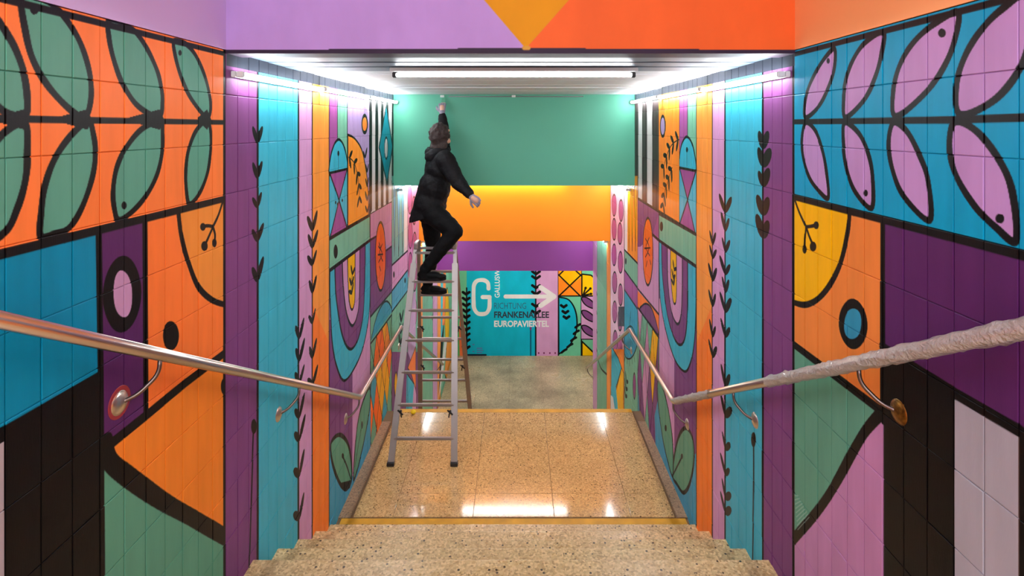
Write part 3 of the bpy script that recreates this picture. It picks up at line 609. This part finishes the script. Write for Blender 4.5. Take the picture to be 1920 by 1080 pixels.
sbox('wall_corridor', M_ceil, WR+.16, 4.2, 9.40, 9.646, -5.1, -2.4, 'corridor side wall around the corner to the right', 'wall')
sbox('wall_corridor_end', M_ceil, 4.2, 4.35, 9.5, DB+.1, -5.1, -2.4, 'wall at the end of the lower corridor', 'wall')
# ------------------------------------------------------------------ floors and stairs
sbox('floor', M_step, -WL, WR, -9.0, 1.70, TOPZ-.2, TOPZ, 'floor at the head of the stairs', 'floor')
def stair(name, label, steps, m, marg=0.):
    root = empty(name, (0, steps[0][1], steps[0][0])); tag(root, label, 'stairs', kind='structure')
    for z, a, b in steps:
        bm = bmesh.new(); box(bm, -WL+.0005, WR-.0005, a-.30, b, z-.045, z, .006); o = obj('step', bm, m, root); o.matrix_parent_inverse = Matrix.Translation((0, -steps[0][1], -steps[0][0]))
        bm = bmesh.new(); box(bm, -WL+.0005, WR-.0005, a-.02, b-.015, z-.30, z-.0455); r = obj('riser', bm, m, root); r.matrix_parent_inverse = o.matrix_parent_inverse
    return root
up = [(TOPZ, 1.41, 1.712)]+levels[1:9]
stair('stairs', 'speckled terrazzo steps in the foreground leading down to the landing', up, M_step)
stair('stairs', 'lower flight of terrazzo steps hidden beyond the landing edge', low_steps, M_land)
# landing
lf = sbox('floor', M_grout, -WL, WR, LAND0-.02, LAND1-.03, LZ-.22, LZ-.006, 'tiled landing under the ladder', 'floor')
XL, XR = -1.268, 1.222
def slab(x0, x1, y0, y1, z, m, par, name='tile', th=.03, g=.0015, bev=.0015):
    bm = bmesh.new(); box(bm, x0+g, x1-g, y0+g, y1-g, z-th, z+random.uniform(-.0004, .0004), bev); return obj(name, bm, m, par)
ys = [LAND0, 4.31, 4.587, 5.107, 5.676]; ys[0] = 4.296
xs = [XL, -.96, -.34, .29, .885, XR]
for a, b in zip(ys[:-1]+[ys[-1]], ys[1:]+[5.888]):
    if b-a < .05: continue
    for q, r in zip(xs[:-1], xs[1:]): slab(q, r, a, b, LZ, M_land, lf)
slab(-WL+.03, WR-.02, 4.11, 4.296, LZ, M_stripe, lf, 'marking_stripe'); slab(XL, XR, 5.888, LAND1+.004, LZ, M_stripe, lf, 'marking_stripe')
for s, a, b in ((-1, -WL, XL-.016), (1, XR+.012, WR)):
    for y0, y1 in ((4.296, 4.95), (4.95, 5.70)): slab(a, b, y0, y1, LZ+.004, M_strip, lf, 'border_slab')
# lower corridor floor
l2 = sbox('floor', M_grout, -WL, 4.2, FLOOR2-.05, DB, FLZ-.25, FLZ-.006, 'worn grey tiled floor of the lower corridor', 'floor')
gx = [-WL+i*.62 for i in range(10)]; gy = [FLOOR2+i*.60 for i in range(6)]+[DB]
for a, b in zip(gy[:-1], gy[1:]):
    for q, r in zip(gx[:-1], gx[1:]):
        r = min(r, 4.2)
        if a < 9.6 and q > 1.3: continue
        slab(q, min(r, WR) if a < 9.4 else r, a, b, FLZ, M_low, l2)
# ------------------------------------------------------------------ lettering on the end wall
def lettering(txt, x, y, h, width, m, off, rot=0.):
    cu = bpy.data.curves.new('lettering', 'FONT'); cu.body = txt; cu.size = 1; cu.offset = off; cu.extrude = .0006; cu.resolution_u = 3
    o = bpy.data.objects.new('lettering', cu); COL.objects.link(o); cu.materials.append(m); bpy.context.view_layer.update()
    dx, dy = o.dimensions.x, o.dimensions.y
    sx, sy = width/dx, h/dy; u, v = map_back(x, y)
    me = bpy.data.meshes.new_from_object(o.evaluated_get(bpy.context.evaluated_depsgraph_get())); bpy.data.objects.remove(o)
    mnx = min(q.co.x for q in me.vertices); mny = min(q.co.y for q in me.vertices)
    me.transform(Matrix.Diagonal((sx, sy, 1, 1)) @ Matrix.Translation((-mnx, -mny, 0)))
    o = link('lettering', me, m, wb); o.location = (u, DB-.0015, v); o.rotation_euler = (PI/2, 0, 0)
    if rot: o.rotation_euler = (Matrix.Rotation(PI/2, 4, 'X') @ Matrix.Rotation(rot, 4, 'Z')).to_euler()
    return o
M_txt = mat('dark_lettering', (28, 34, 52), .6); M_txt2 = mat('thin_dark_lettering', (34, 74, 104), .6); M_wt = mat('white_lettering', (232, 232, 234), .6); M_small = mat('violet_lettering', (96, 84, 160), .6)
P1 = DB/F
lettering('RICHTUNG', 926.5, 579, 11.5*P1, 60*P1, M_txt2, -.008); lettering('FRANKENALLEE', 926.5, 596, 12*P1, 103*P1, M_txt, .025); lettering('EUROPAVIERTEL', 926.5, 613, 12*P1, 103*P1, M_wt, .03)
lettering('GALLUSW', 937, 558, 9.5*P1, 52*P1, M_wt, .01, PI/2)
for k, (x, y, w) in enumerate(((886, 647, 4), (894, 654, 11), (894, 658, 12), (886, 660, 3), (894, 662, 10))):
    cu = bmesh.new(); u, v = map_back(x, y)
    for q in range(max(2, int(w/2))): box(cu, u+q*.024, u+q*.024+.016, DB-.002, DB-.001, v, v+.024)
    obj('small_print', cu, M_small, wb)
# ------------------------------------------------------------------ fluorescent lamps
def lamp(p, axis, L, m, label, group, wall=0):
    """batten lamp, centre p, running along axis; wall = -1/1 mounted on that side wall, 0 under a ceiling"""
    t = empty('tube_light', p); tag(t, label, 'lamp', group)
    A = Vector((1, 0, 0)) if axis == 'x' else Vector((0, 1, 0)); back = Vector((0, 0, 1)) if wall == 0 else Vector((wall, 0, 0)); s = A.cross(back)
    bm = bmesh.new(); bar(bm, back*.028-A*(L/2), back*.028+A*(L/2), .100 if wall == 0 else .030, .022, s); obj('housing', bm, M_batten, t)  # under ceilings the housing is widened to screen the boards from the tube
    bm = bmesh.new(); tube(bm, [-A*(L/2-.03), A*(L/2-.03)], .013, 16); obj('tube', bm, m, t, True)
    for q in (-1, 1):
        bm = bmesh.new(); bar(bm, A*q*(L/2-.032), A*q*(L/2-.008), .030, .034, s, .004); bar(bm, A*q*(L/2-.03)+back*.0, A*q*(L/2-.03)+back*.03, .018, .018, A, .002); obj('lamp_holder', bm, M_rubber if wall == 0 else M_batten, t)
    return t
pos = ('nearest the viewer', 'in the middle of its row', 'nearest the green beam')
for s, W, nm in ((-1, WL, 'left'), (1, WR, 'right')):
    y0 = 2.68
    for k in range(3): lamp((s*(W-.042), y0+1.17/2+k*1.18, .252+.008*k), 'y', 1.17, MT['A'], 'lit fluorescent tube high on the %s wall, %s' % (nm, pos[k]), 'fluorescent tubes along the walls over the landing', s)
    lamp((s*(W-.042), 6.42+.70, -.735), 'y', 1.36, MT['B'], 'lit tube on the %s wall just below the green beam' % nm, 'fluorescent tubes below the green beam', s)
    lamp((s*(W-.042), 8.02+.78, -1.67), 'y', 1.5, MT['C'], 'lit tube on the %s wall just below the orange beam' % nm, 'fluorescent tubes below the orange beam', s)
lamp((-.017, 3.34, .309), 'x', 1.47, MT['X'], 'long lit fluorescent tube across the white boarded ceiling', None)
lamp((-.03, 7.75, -.70), 'x', 1.5, MT['B'], 'lit tube across the ceiling behind the green beam', None)
lamp((-.2, 10.4, -2.545), 'x', 1.5, MT['D'], 'lit tube on the lower corridor ceiling straight ahead', 'corridor ceiling tubes'); lamp((2.2, 10.8, -2.545), 'x', 1.5, MT['D'], 'lit tube on the lower corridor ceiling round the corner', 'corridor ceiling tubes')
lamp((-.4, .7, 1.855), 'y', 1.5, MT['U'], 'lit tube on the upper ceiling over the stair head, left one', 'stair head tubes'); lamp((.4, .7, 1.855), 'y', 1.5, MT['U'], 'lit tube on the upper ceiling over the stair head, right one', 'stair head tubes')
# ------------------------------------------------------------------ handrails
def rounded(pts, r=.05, k=5):
    P = [Vector(p) for p in pts]; out = [P[0]]
    for i in range(1, len(P)-1):
        a = (P[i-1]-P[i]).normalized(); b = (P[i+1]-P[i]).normalized(); p0 = P[i]+a*r; p2 = P[i]+b*r
        out += [(p0*(1-t)**2+P[i]*2*t*(1-t)+p2*t*t) for t in [j/k for j in range(k+1)]]
    return out+[P[-1]]
def rail(side, W, pts, brackets, label, rose_mats):
    X = side*(W-.09); t = empty('handrail', (X, pts[0][0], pts[0][1])); tag(t, label, 'handrail'); off = Vector((X, pts[0][0], pts[0][1]))
    loc = lambda y, z, x=0: Vector((x, y, z))-Vector((0, off.y, off.z))
    bm = bmesh.new(); tube(bm, rounded([loc(*p) for p in pts], .035), .0215, 20); obj('rail', bm, M_steel, t, True)
    def zr(y):
        for (a, za), (b, zb) in zip(pts[:-1], pts[1:]):
            if a <= y <= b: return za+(zb-za)*(y-a)/(b-a)
    for i, y in enumerate(brackets):
        z = zr(y); g = side*.088
        bm = bmesh.new(); tube(bm, rounded([loc(y+.085, zr(min(y+.085, pts[-1][0]))-.02), loc(y+.08, z-.115), loc(y+.035, z-.172, side*.05), loc(y, z-.18, g)], .03), .0075, 10); obj('bracket', bm, M_dsteel, t, True)
        bm = bmesh.new(); m = rose_mats[min(i, len(rose_mats)-1)]
        prof = [(0, .020), (.012, .019), (.030, .014), (.040, .009), (.044, .003), (.044, 0)]; n = 24; rings = []
        for r, h in prof: rings.append([bm.verts.new(loc(y+r*math.cos(2*PI*k/n), z-.18+r*math.sin(2*PI*k/n), g-side*(h-.004))) for k in range(n)])
        for a, b in zip(rings[:-1], rings[1:]):
            for k in range(n): bm.faces.new((a[k], a[(k+1) % n], b[(k+1) % n], b[k]))
        bmesh.ops.remove_doubles(bm, verts=bm.verts, dist=1e-5); obj('wall_plate', bm, m, t, True)
        if side < 0 and i == 1:
            bm = bmesh.new(); bmesh.ops.create_cone(bm, cap_ends=True, segments=28, radius1=.055, radius2=.054, depth=.0012, matrix=Matrix.Translation(loc(y, z-.178, side*.0855)) @ Matrix.Rotation(PI/2, 4, 'Y')); o = obj('paint_ring', bm, M_red, t); o['label'] = 'dark red paint ring round the plate'
    return t, loc, zr
sl = (-2.229+.483)/(4.585-1.391)
zl = lambda y: -.483+sl*(y-1.391)
rail(-1, WL, [(.2, zl(.2)), (4.585, -2.229), (6.21, -2.232), (9.72, -4.15)], [.75, 1.93, 3.22, 4.48, 6.5, 9.3], 'bare steel handrail on the left wall', [M_steel])
sr = (-2.155+.489)/(4.372-1.352); zrr = lambda y: -.489+sr*(y-1.352)
t, loc, zr = rail(1, WR, [(.2, zrr(.2)), (4.372, -2.158), (6.063, -2.21), (9.80, -4.25)], [.6, 1.92, 3.08, 4.30, 6.4, 9.62], 'steel handrail on the right wall wrapped in cloudy plastic film', [M_steel, M_brass, M_steel])
def film(y0, y1, n, r0):                         # crumpled protective film around the rail
    bm = bmesh.new(); rings = []; K = 18
    for i in range(n+1):
        y = y0+(y1-y0)*i/n; c = loc(y, zr(y)); ring = []
        for k in range(K):
            a = 2*PI*k/K; r = r0+.0030*math.sin(k*2.1+i*.9)+random.uniform(-.002, .0035)+(.004 if i % 17 == 0 else 0)
            ring.append(bm.verts.new(c+Vector((math.cos(a)*r, 0, math.sin(a)*r))))
        rings.append(ring)
    for a, b in zip(rings[:-1], rings[1:]):
        for k in range(K): bm.faces.new((a[k], a[(k+1) % K], b[(k+1) % K], b[k]))
    o = obj('protective_film', bm, M_film, t, True); o['label'] = 'crumpled cloudy plastic film'
film(.3, 2.72, 110, .0275); film(3.52, 4.30, 36, .0265)
# ------------------------------------------------------------------ ladder
def stepladder():
    t = empty('stepladder', (-.84, 4.962, LZ)); tag(t, 'grey aluminium A-frame ladder the painter stands on, one side on the landing', 'ladder'); inv = Matrix.Translation((.84, -4.962, -LZ))
    def part(name, bm, m, sm=False): o = obj(name, bm, m, t, sm); o.matrix_parent_inverse = inv; return o
    fb, ft = Vector((-.840, 4.962, LZ)), Vector((-.820, 5.62, -1.19)); wb_, wt_ = .565, .395
    rz = low_steps[4][0]; rb, rt = Vector((-.915, 7.22, rz)), Vector((-.820, 5.70, -1.19)); rwb, rwt = .66, .37
    def P(b, t_, wb0, wt0, s, q): c = b+(t_-b)*s; w = wb0+(wt0-wb0)*s; return c+Vector((q*w/2, 0, 0))
    for (b, tt, w0, w1, split, kn, deep) in ((fb, ft, wb_, wt_, .905, (.225,), .026), (rb, rt, rwb, rwt, .60, (.385, .60), .024)):
        near = b is fb
        for q in (-1, 1):
            bm = bmesh.new(); bar(bm, P(b, tt, w0, w1, .012, q), P(b, tt, w0, w1, split, q), .058 if near else .052, deep, (1, 0, 0), .004); part('stile', bm, M_alu)
            bm = bmesh.new(); bar(bm, P(b, tt, w0, w1, split-.06, q), P(b, tt, w0, w1, 1.0, q), .036, .018, (1, 0, 0), .003); part('inner_stile', bm, M_alu)
            bm = bmesh.new(); a = P(b, tt, w0, w1, 0, q); box(bm, a.x-.033, a.x+.033, a.y-.022, a.y+.022, a.z+.001, a.z+.034, .005); part('rubber_foot', bm, M_rubber)
            for k in kn:
                a = P(b, tt, w0, w1, k, q*.86); bm = bmesh.new(); dy = -.03 if near else -.03
                tube(bm, [a+Vector((0, dy+.03, 0)), a+Vector((0, dy, 0))], .011, 10)
                bar(bm, a+Vector((-.024, dy, .022)), a+Vector((.024, dy, -.022)), .010, .014, (0, 1, 0), .002); bar(bm, a+Vector((.0, dy, .02)), a+Vector((-.012*q, dy, -.045)), .012, .012, (0, 1, 0), .002); part('locking_knob', bm, M_rubber)
        def s_for(y): # parameter of the rung seen at height y of the photograph
            k = (y-CY)/F; d = tt-b; return (-b.z-k*b.y)/(k*d.y+d.z)
        rr = (822, 759, 698, 638, 582, 528, 474) if near else (800, 752, 712.6, 674, 635, 595, 553, 509, 465)
        for y in rr:
            s = s_for(y)
            if s > 1 or s < .02: continue
            a, c = P(b, tt, w0, w1, s, -1), P(b, tt, w0, w1, s, 1); bm = bmesh.new(); bar(bm, a, c, .030, .024, (0, 1, 0), .005); part('rung', bm, M_alu)
    for q in (-1, 1):
        bm = bmesh.new(); a = P(fb, ft, wb_, wt_, 1, q); c = P(rb, rt, rwb, rwt, 1, q); box(bm, min(a.x, c.x)-.016, max(a.x, c.x)+.016, 5.58, 5.74, -1.235, -1.165, .012); part('hinge', bm, M_alu)
    return t, (fb, ft), (rb, rt)
LAD, FR, RR = stepladder()
# ------------------------------------------------------------------ the painter
def capsule(bm, a, b, ra, rb, n=14):
    a, b = Vector(a), Vector(b); d = (b-a); L = d.length; t = d.normalized() if L > 1e-6 else Vector((0, 0, 1)); pts = []; rad = []
    for k in range(5): an = PI/2*(1-k/5); pts.append(a-t*ra*math.sin(an)); rad.append(max(ra*math.cos(an), 1e-4))
    pts.append(a); rad.append(ra); pts.append(b); rad.append(rb)
    for k in range(1, 6): an = PI/2*k/5; pts.append(b+t*rb*math.sin(an)); rad.append(max(rb*math.cos(an), 1e-4))
    tube(bm, pts, 0, n, True, rad)
def chain(bm, pts, rad):
    for i in range(len(pts)-1): capsule(bm, pts[i], pts[i+1], rad[i], rad[i+1])
def ellipsoid(bm, c, r, rot=None):
    M = Matrix.Translation(c) @ (rot.to_4x4() if rot else Matrix()) @ Matrix.Diagonal((*r, 1)); bmesh.ops.create_uvsphere(bm, u_segments=20, v_segments=14, radius=1, matrix=M)
def fused(name, bm, m, parent, vox, smooth=6, noise=None, inv=None):
    me = bpy.data.meshes.new(name); bmesh.ops.recalc_face_normals(bm, faces=bm.faces); bm.to_mesh(me); bm.free(); o = bpy.data.objects.new(name, me); COL.objects.link(o)
    md = o.modifiers.new('r', 'REMESH'); md.mode = 'VOXEL'; md.voxel_size = vox; md.use_smooth_shade = True
    s = o.modifiers.new('s', 'SMOOTH'); s.iterations = smooth; s.factor = .5
    if noise:
        tx = bpy.data.textures.new('n', 'CLOUDS'); tx.noise_scale = noise[0]; d = o.modifiers.new('d', 'DISPLACE'); d.texture = tx; d.strength = noise[1]; d.texture_coords = 'GLOBAL'; d.mid_level = .5
    bpy.context.view_layer.update()
    new = bpy.data.meshes.new_from_object(o.evaluated_get(bpy.context.evaluated_depsgraph_get())); bpy.data.objects.remove(o); new.name = name
    new.materials.clear(); o2 = link(name, new, m, parent, True)
    if inv: o2.matrix_parent_inverse = inv
    return o2
def person():
    sA = at(809, 528, 5.49); sB = at(816, 553, 6.04)
    root = empty('person', (sA.x, 5.6, sA.z)); tag(root, 'person in black padded jacket and trousers on the ladder, one arm raised to paint', 'person'); inv = Matrix.Translation((-sA.x, -5.6, -sA.z))
    pel = at(806, 392, 5.74); waist = at(815, 352, 5.76); chest = at(826, 316, 5.80); neck = at(825, 279, 5.82); head = at(828, 254, 5.82)
    hR, hL = pel+Vector((.03, -.09, -.02)), pel+Vector((-.01, .09, -.02))
    kR = at(853, 434, 5.50); aR = at(797, 505, 5.49); kL = at(812, 462, 5.97); aL = at(802, 531, 6.04)
    shR = at(835, 299, 5.63); elR = at(859, 341, 5.52); wrR = at(883, 368, 5.36); shL = at(827, 292, 5.98); elL = at(832, 250, 6.08); wrL = at(829, 212, 6.08)
    hdR = at(893, 376, 5.31); hdL = at(829, 201, 6.10)
    # body: one continuous figure
    bm = bmesh.new(); ellipsoid(bm, head, (.078, .092, .112)); capsule(bm, neck, head, .055, .055); capsule(bm, neck, chest, .05, .11); capsule(bm, chest, waist, .115, .10); capsule(bm, waist, pel, .10, .115)
    chain(bm, [chest+Vector((0, -.05, .05)), shR, elR, wrR], [.07, .055, .042, .027]); chain(bm, [chest+Vector((0, .05, .05)), shL, elL, wrL], [.07, .055, .042, .027])
    chain(bm, [hR, kR, aR], [.085, .055, .038]); chain(bm, [hL, kL, aL], [.085, .055, .038])
    for w, h in ((wrR, hdR), (wrL, hdL)): capsule(bm, w, h, .026, .03)
    fdir = Vector((.55, .78, .30)).normalized(); side = fdir.cross(Vector((0, 0, 1))).normalized(); upv = side.cross(fdir)
    capsule(bm, head+fdir*.085-upv*.005, head+fdir*.112-upv*.022, .010, .015)                       # nose
    ellipsoid(bm, head+fdir*.07-upv*.085, (.035, .035, .03))                                          # chin
    capsule(bm, head+fdir*.088-upv*.055-side*.018, head+fdir*.088-upv*.055+side*.018, .009, .009)     # lips
    for q in (-1, 1): ellipsoid(bm, head+side*q*.082-upv*.01, (.014, .02, .030))                       # ears
    capsule(bm, head+fdir*.084+upv*.03-side*.04, head+fdir*.084+upv*.03+side*.04, .012, .012)         # brow
    fused('body', bm, M_skin, root, .011, 3, inv=inv)
    bm = bmesh.new()
    bm.free()
    for q in (-1, 1): bm = bmesh.new(); ellipsoid(bm, head+fdir*.083+side*q*.032+upv*.012, (.011, .011, .009)); e = obj('eye', bm, M_eye, root, True); e.matrix_parent_inverse = inv
    # hair: curly, to the collar
    bm = bmesh.new(); ellipsoid(bm, head-fdir*.028+upv*.022, (.100, .104, .118)); rng = random.Random(3)
    for k in range(70):
        a, b = rng.uniform(0, 2*PI), rng.uniform(-1, 1); v = Vector((math.cos(a)*math.sqrt(1-b*b), math.sin(a)*math.sqrt(1-b*b), b))
        if v.dot(fdir) > .35 and b < .55: continue
        c = head-fdir*.03+upv*.015+Vector((v.x*.098, v.y*.098, v.z*.112)); ellipsoid(bm, c, (.02, .02, .026))
    for k in range(26):
        a = rng.uniform(-1.3, 1.3); v = (-fdir*math.cos(a)+side*math.sin(a)); z0 = rng.uniform(-.06, -.02); p = head+v*.085+Vector((0, 0, z0)); chain(bm, [p, p+v*.02+Vector((0, 0, -.05)), p+v*.012+Vector((0, 0, -.10-rng.uniform(0, .03)))], [.022, .02, .010])
    fused('hair', bm, M_hair, root, .009, 2, (.03, .014), inv)
    # jacket
    bm = bmesh.new(); ellipsoid(bm, chest+Vector((0, .0, -.0)), (.165, .205, .19)); ellipsoid(bm, waist, (.165, .19, .19)); ellipsoid(bm, pel+Vector((-.0, 0, .05)), (.168, .185, .16))
    capsule(bm, chest, neck, .14, .095); capsule(bm, waist+Vector((-.01, 0, 0)), pel+Vector((-.035, -.01, -.12)), .160, .176)
    chain(bm, [chest+Vector((.01, -.06, .05)), shR, elR, elR+(wrR-elR)*.9], [.12, .098, .078, .048]); chain(bm, [chest+Vector((.01, .06, .05)), shL, elL, elL+(wrL-elL)*.85], [.12, .095, .07, .045])
    for k in range(3): q = elR+(wrR-elR)*(.25+.28*k); ellipsoid(bm, q, (.060-.005*k,)*3)
    jk = fused('jacket', bm, M_coat, root, .012, 4, (.07, .024), inv); jb = bmesh.new(); jb.from_mesh(jk.data)   # straight hem
    nrm = Vector((.34, .0, -.94)).normalized(); rr = bmesh.ops.bisect_plane(jb, geom=jb.verts[:]+jb.edges[:]+jb.faces[:], plane_co=at(785, 411, 5.7), plane_no=nrm, clear_outer=True)
    bmesh.ops.holes_fill(jb, edges=[e for e in rr['geom_cut'] if isinstance(e, bmesh.types.BMEdge)]); jb.to_mesh(jk.data); jb.free()
    bm = bmesh.new()                                                                                 # hood lying on the shoulders
    for k in range(13):
        a = k/12*PI*1.35+PI*.62; p = neck+Vector((math.cos(a)*.095-.02, math.sin(a)*.10-.01, .0-.035*math.sin(k/12*PI))); ellipsoid(bm, p, (.045, .045, .043))
    ellipsoid(bm, neck-fdir*.10+Vector((-.01, -.01, -.05)), (.08, .09, .075)); fused('hood', bm, M_coat, root, .011, 3, (.04, .02), inv)
    # trousers
    bm = bmesh.new(); ellipsoid(bm, pel+Vector((0, 0, -.02)), (.145, .165, .13))
    chain(bm, [hR, hR+(kR-hR)*.5, kR, kR+(aR-kR)*.55, aR], [.118, .108, .082, .070, .055]); chain(bm, [hL, hL+(kL-hL)*.5, kL, kL+(aL-kL)*.5, aL], [.112, .10, .078, .070, .055])
    fused('trousers', bm, M_trous, root, .012, 4, (.06, .018), inv)
    # shoes, each on its rung, toes to the right
    for a, s in ((aR, sA), (aL, sB)):
        z = s.z+.018; y = s.y; x0 = a.x-.075; L = .285
        bm = bmesh.new(); ellipsoid(bm, (x0+.06, y, z+.05), (.062, .043, .042)); ellipsoid(bm, (x0+.15, y, z+.045), (.085, .046, .038)); ellipsoid(bm, (x0+.225, y, z+.034), (.062, .046, .026)); capsule(bm, (x0+.065, y, z+.06), (a.x, y, z+.115), .048, .050); box(bm, x0+.03, x0+.25, y-.036, y+.036, z+.005, z+.04)
        sh = fused('shoe', bm, M_shoe, root, .008, 4, inv=inv)
        bm = bmesh.new(); n = 20; top = []; bot = []
        for k in range(n):
            t = 2*PI*k/n; px = x0+L/2+math.cos(t)*L/2*.99; py = y+math.sin(t)*(.044 if math.cos(t) > 0 else .037); lift = .012*max(0, math.cos(t)-.6)
            top.append(bm.verts.new((px, py, z+.022+lift))); bot.append(bm.verts.new((px, py, z-.003+lift)))
        bm.faces.new(top); bm.faces.new(bot[::-1])
        for k in range(n): bm.faces.new((top[k], top[(k+1) % n], bot[(k+1) % n], bot[k]))
        so = obj('sole', bm, M_sole, sh); 
    # gloves: palm, four unequal fingers and a thumb
    def hand(w, h, across, palm_n, curl):
        bm = bmesh.new(); f = (h-w).normalized(); ac = (across-f*across.dot(f)).normalized(); nrm = palm_n
        capsule(bm, w-f*.01, w+f*.012, .030, .030); 
        for k in range(4): c0 = w+f*.015+ac*(k-1.5)*.012; c1 = w+f*.082+ac*(k-1.5)*.020; capsule(bm, c0, c1, .016, .013)
        for k, L in enumerate((.068, .078, .074, .056)):
            b0 = w+f*.085+ac*(k-1.5)*.021; d1 = (f*math.cos(curl)+nrm*math.sin(curl)); d2 = (f*math.cos(curl*2.1)+nrm*math.sin(curl*2.1)); d3 = (f*math.cos(curl*3)+nrm*math.sin(curl*3))
            p1 = b0+d1*L*.42; p2 = p1+d2*L*.32; chain(bm, [b0, p1, p2, p2+d3*L*.26], [.0115, .0105, .0095, .0085])
        b0 = w+f*.03-ac*.034; p1 = b0+(f*.6-ac*.7).normalized()*.032+nrm*.010; p2 = p1+(f*.8-ac*.15+nrm*.5).normalized()*.034; chain(bm, [b0, p1, p2], [.015, .0125, .010])
        fused('glove', bm, M_glove, root, .0045, 2, inv=inv)
    fR = (hdR-wrR).normalized(); hand(wrR, hdR, Vector((0, .35, .93)), Vector((-.1, .9, -.35)).normalized(), .45)
    hand(wrL, hdL, Vector((1, 0, 0)), Vector((0, 1, 0)), .75)
    return hdL
hdL = person()
# paint brush held against the top of the green header
pb = empty('paint_brush', (hdL.x+.005, 6.145, hdL.z)); tag(pb, 'paint brush in the raised hand, tip at the top of the green beam', 'brush')
bm = bmesh.new(); tube(bm, [(0, .01, -.05), (0, .012, -.01), (0, .016, .03)], 0, 12, True, [.007, .010, .009]); obj('handle', bm, M_wood, pb, True)
bm = bmesh.new(); box(bm, -.024, .024, .010, .026, .03, .055, .003); obj('ferrule', bm, M_alu, pb)
bm = bmesh.new(); r = bmesh.ops.create_cube(bm, size=1, matrix=Matrix.Translation((0, .022, .078)) @ Matrix.Diagonal((.048, .014, .046, 1)))
for v in r['verts']:
    if v.co.z > .08: v.co.y += .028; v.co.x *= .86
obj('bristles', bm, M_bris, pb)
# cable with clips along the top of the green header
cb2 = empty('cable', (0, 6.2, .33)); tag(cb2, 'thin grey cable clipped along the top of the green beam', 'cable')
bm = bmesh.new(); tube(bm, [(-.76, .008, .004), (-.3, .008, .002), (.0, .008, .004), (.4, .008, .001), (.74, .008, .004)], .006, 8); obj('wire', bm, M_conc, cb2, True)
for x in (-.83, -.035):
    bm = bmesh.new(); box(bm, x-.022, x+.022, -.006, .018, -.006, .018, .004); obj('clip', bm, M_batten, cb2)
# little yellow lump on the landing edge behind the ladder
yl = at(775, 762, 5.85); bm = bmesh.new(); ellipsoid(bm, (0, 0, .022), (.026, .024, .023)); 
for v in bm.verts: v.co += Vector((math.sin(v.co.y*180)*.0012, math.sin(v.co.z*210)*.0012, 0))
o = obj('ball', bm, M_yel, None, True); o.location = (yl.x, 5.85, LZ); tag(o, 'small yellow sponge at far edge of the landing between ladder legs', 'ball')
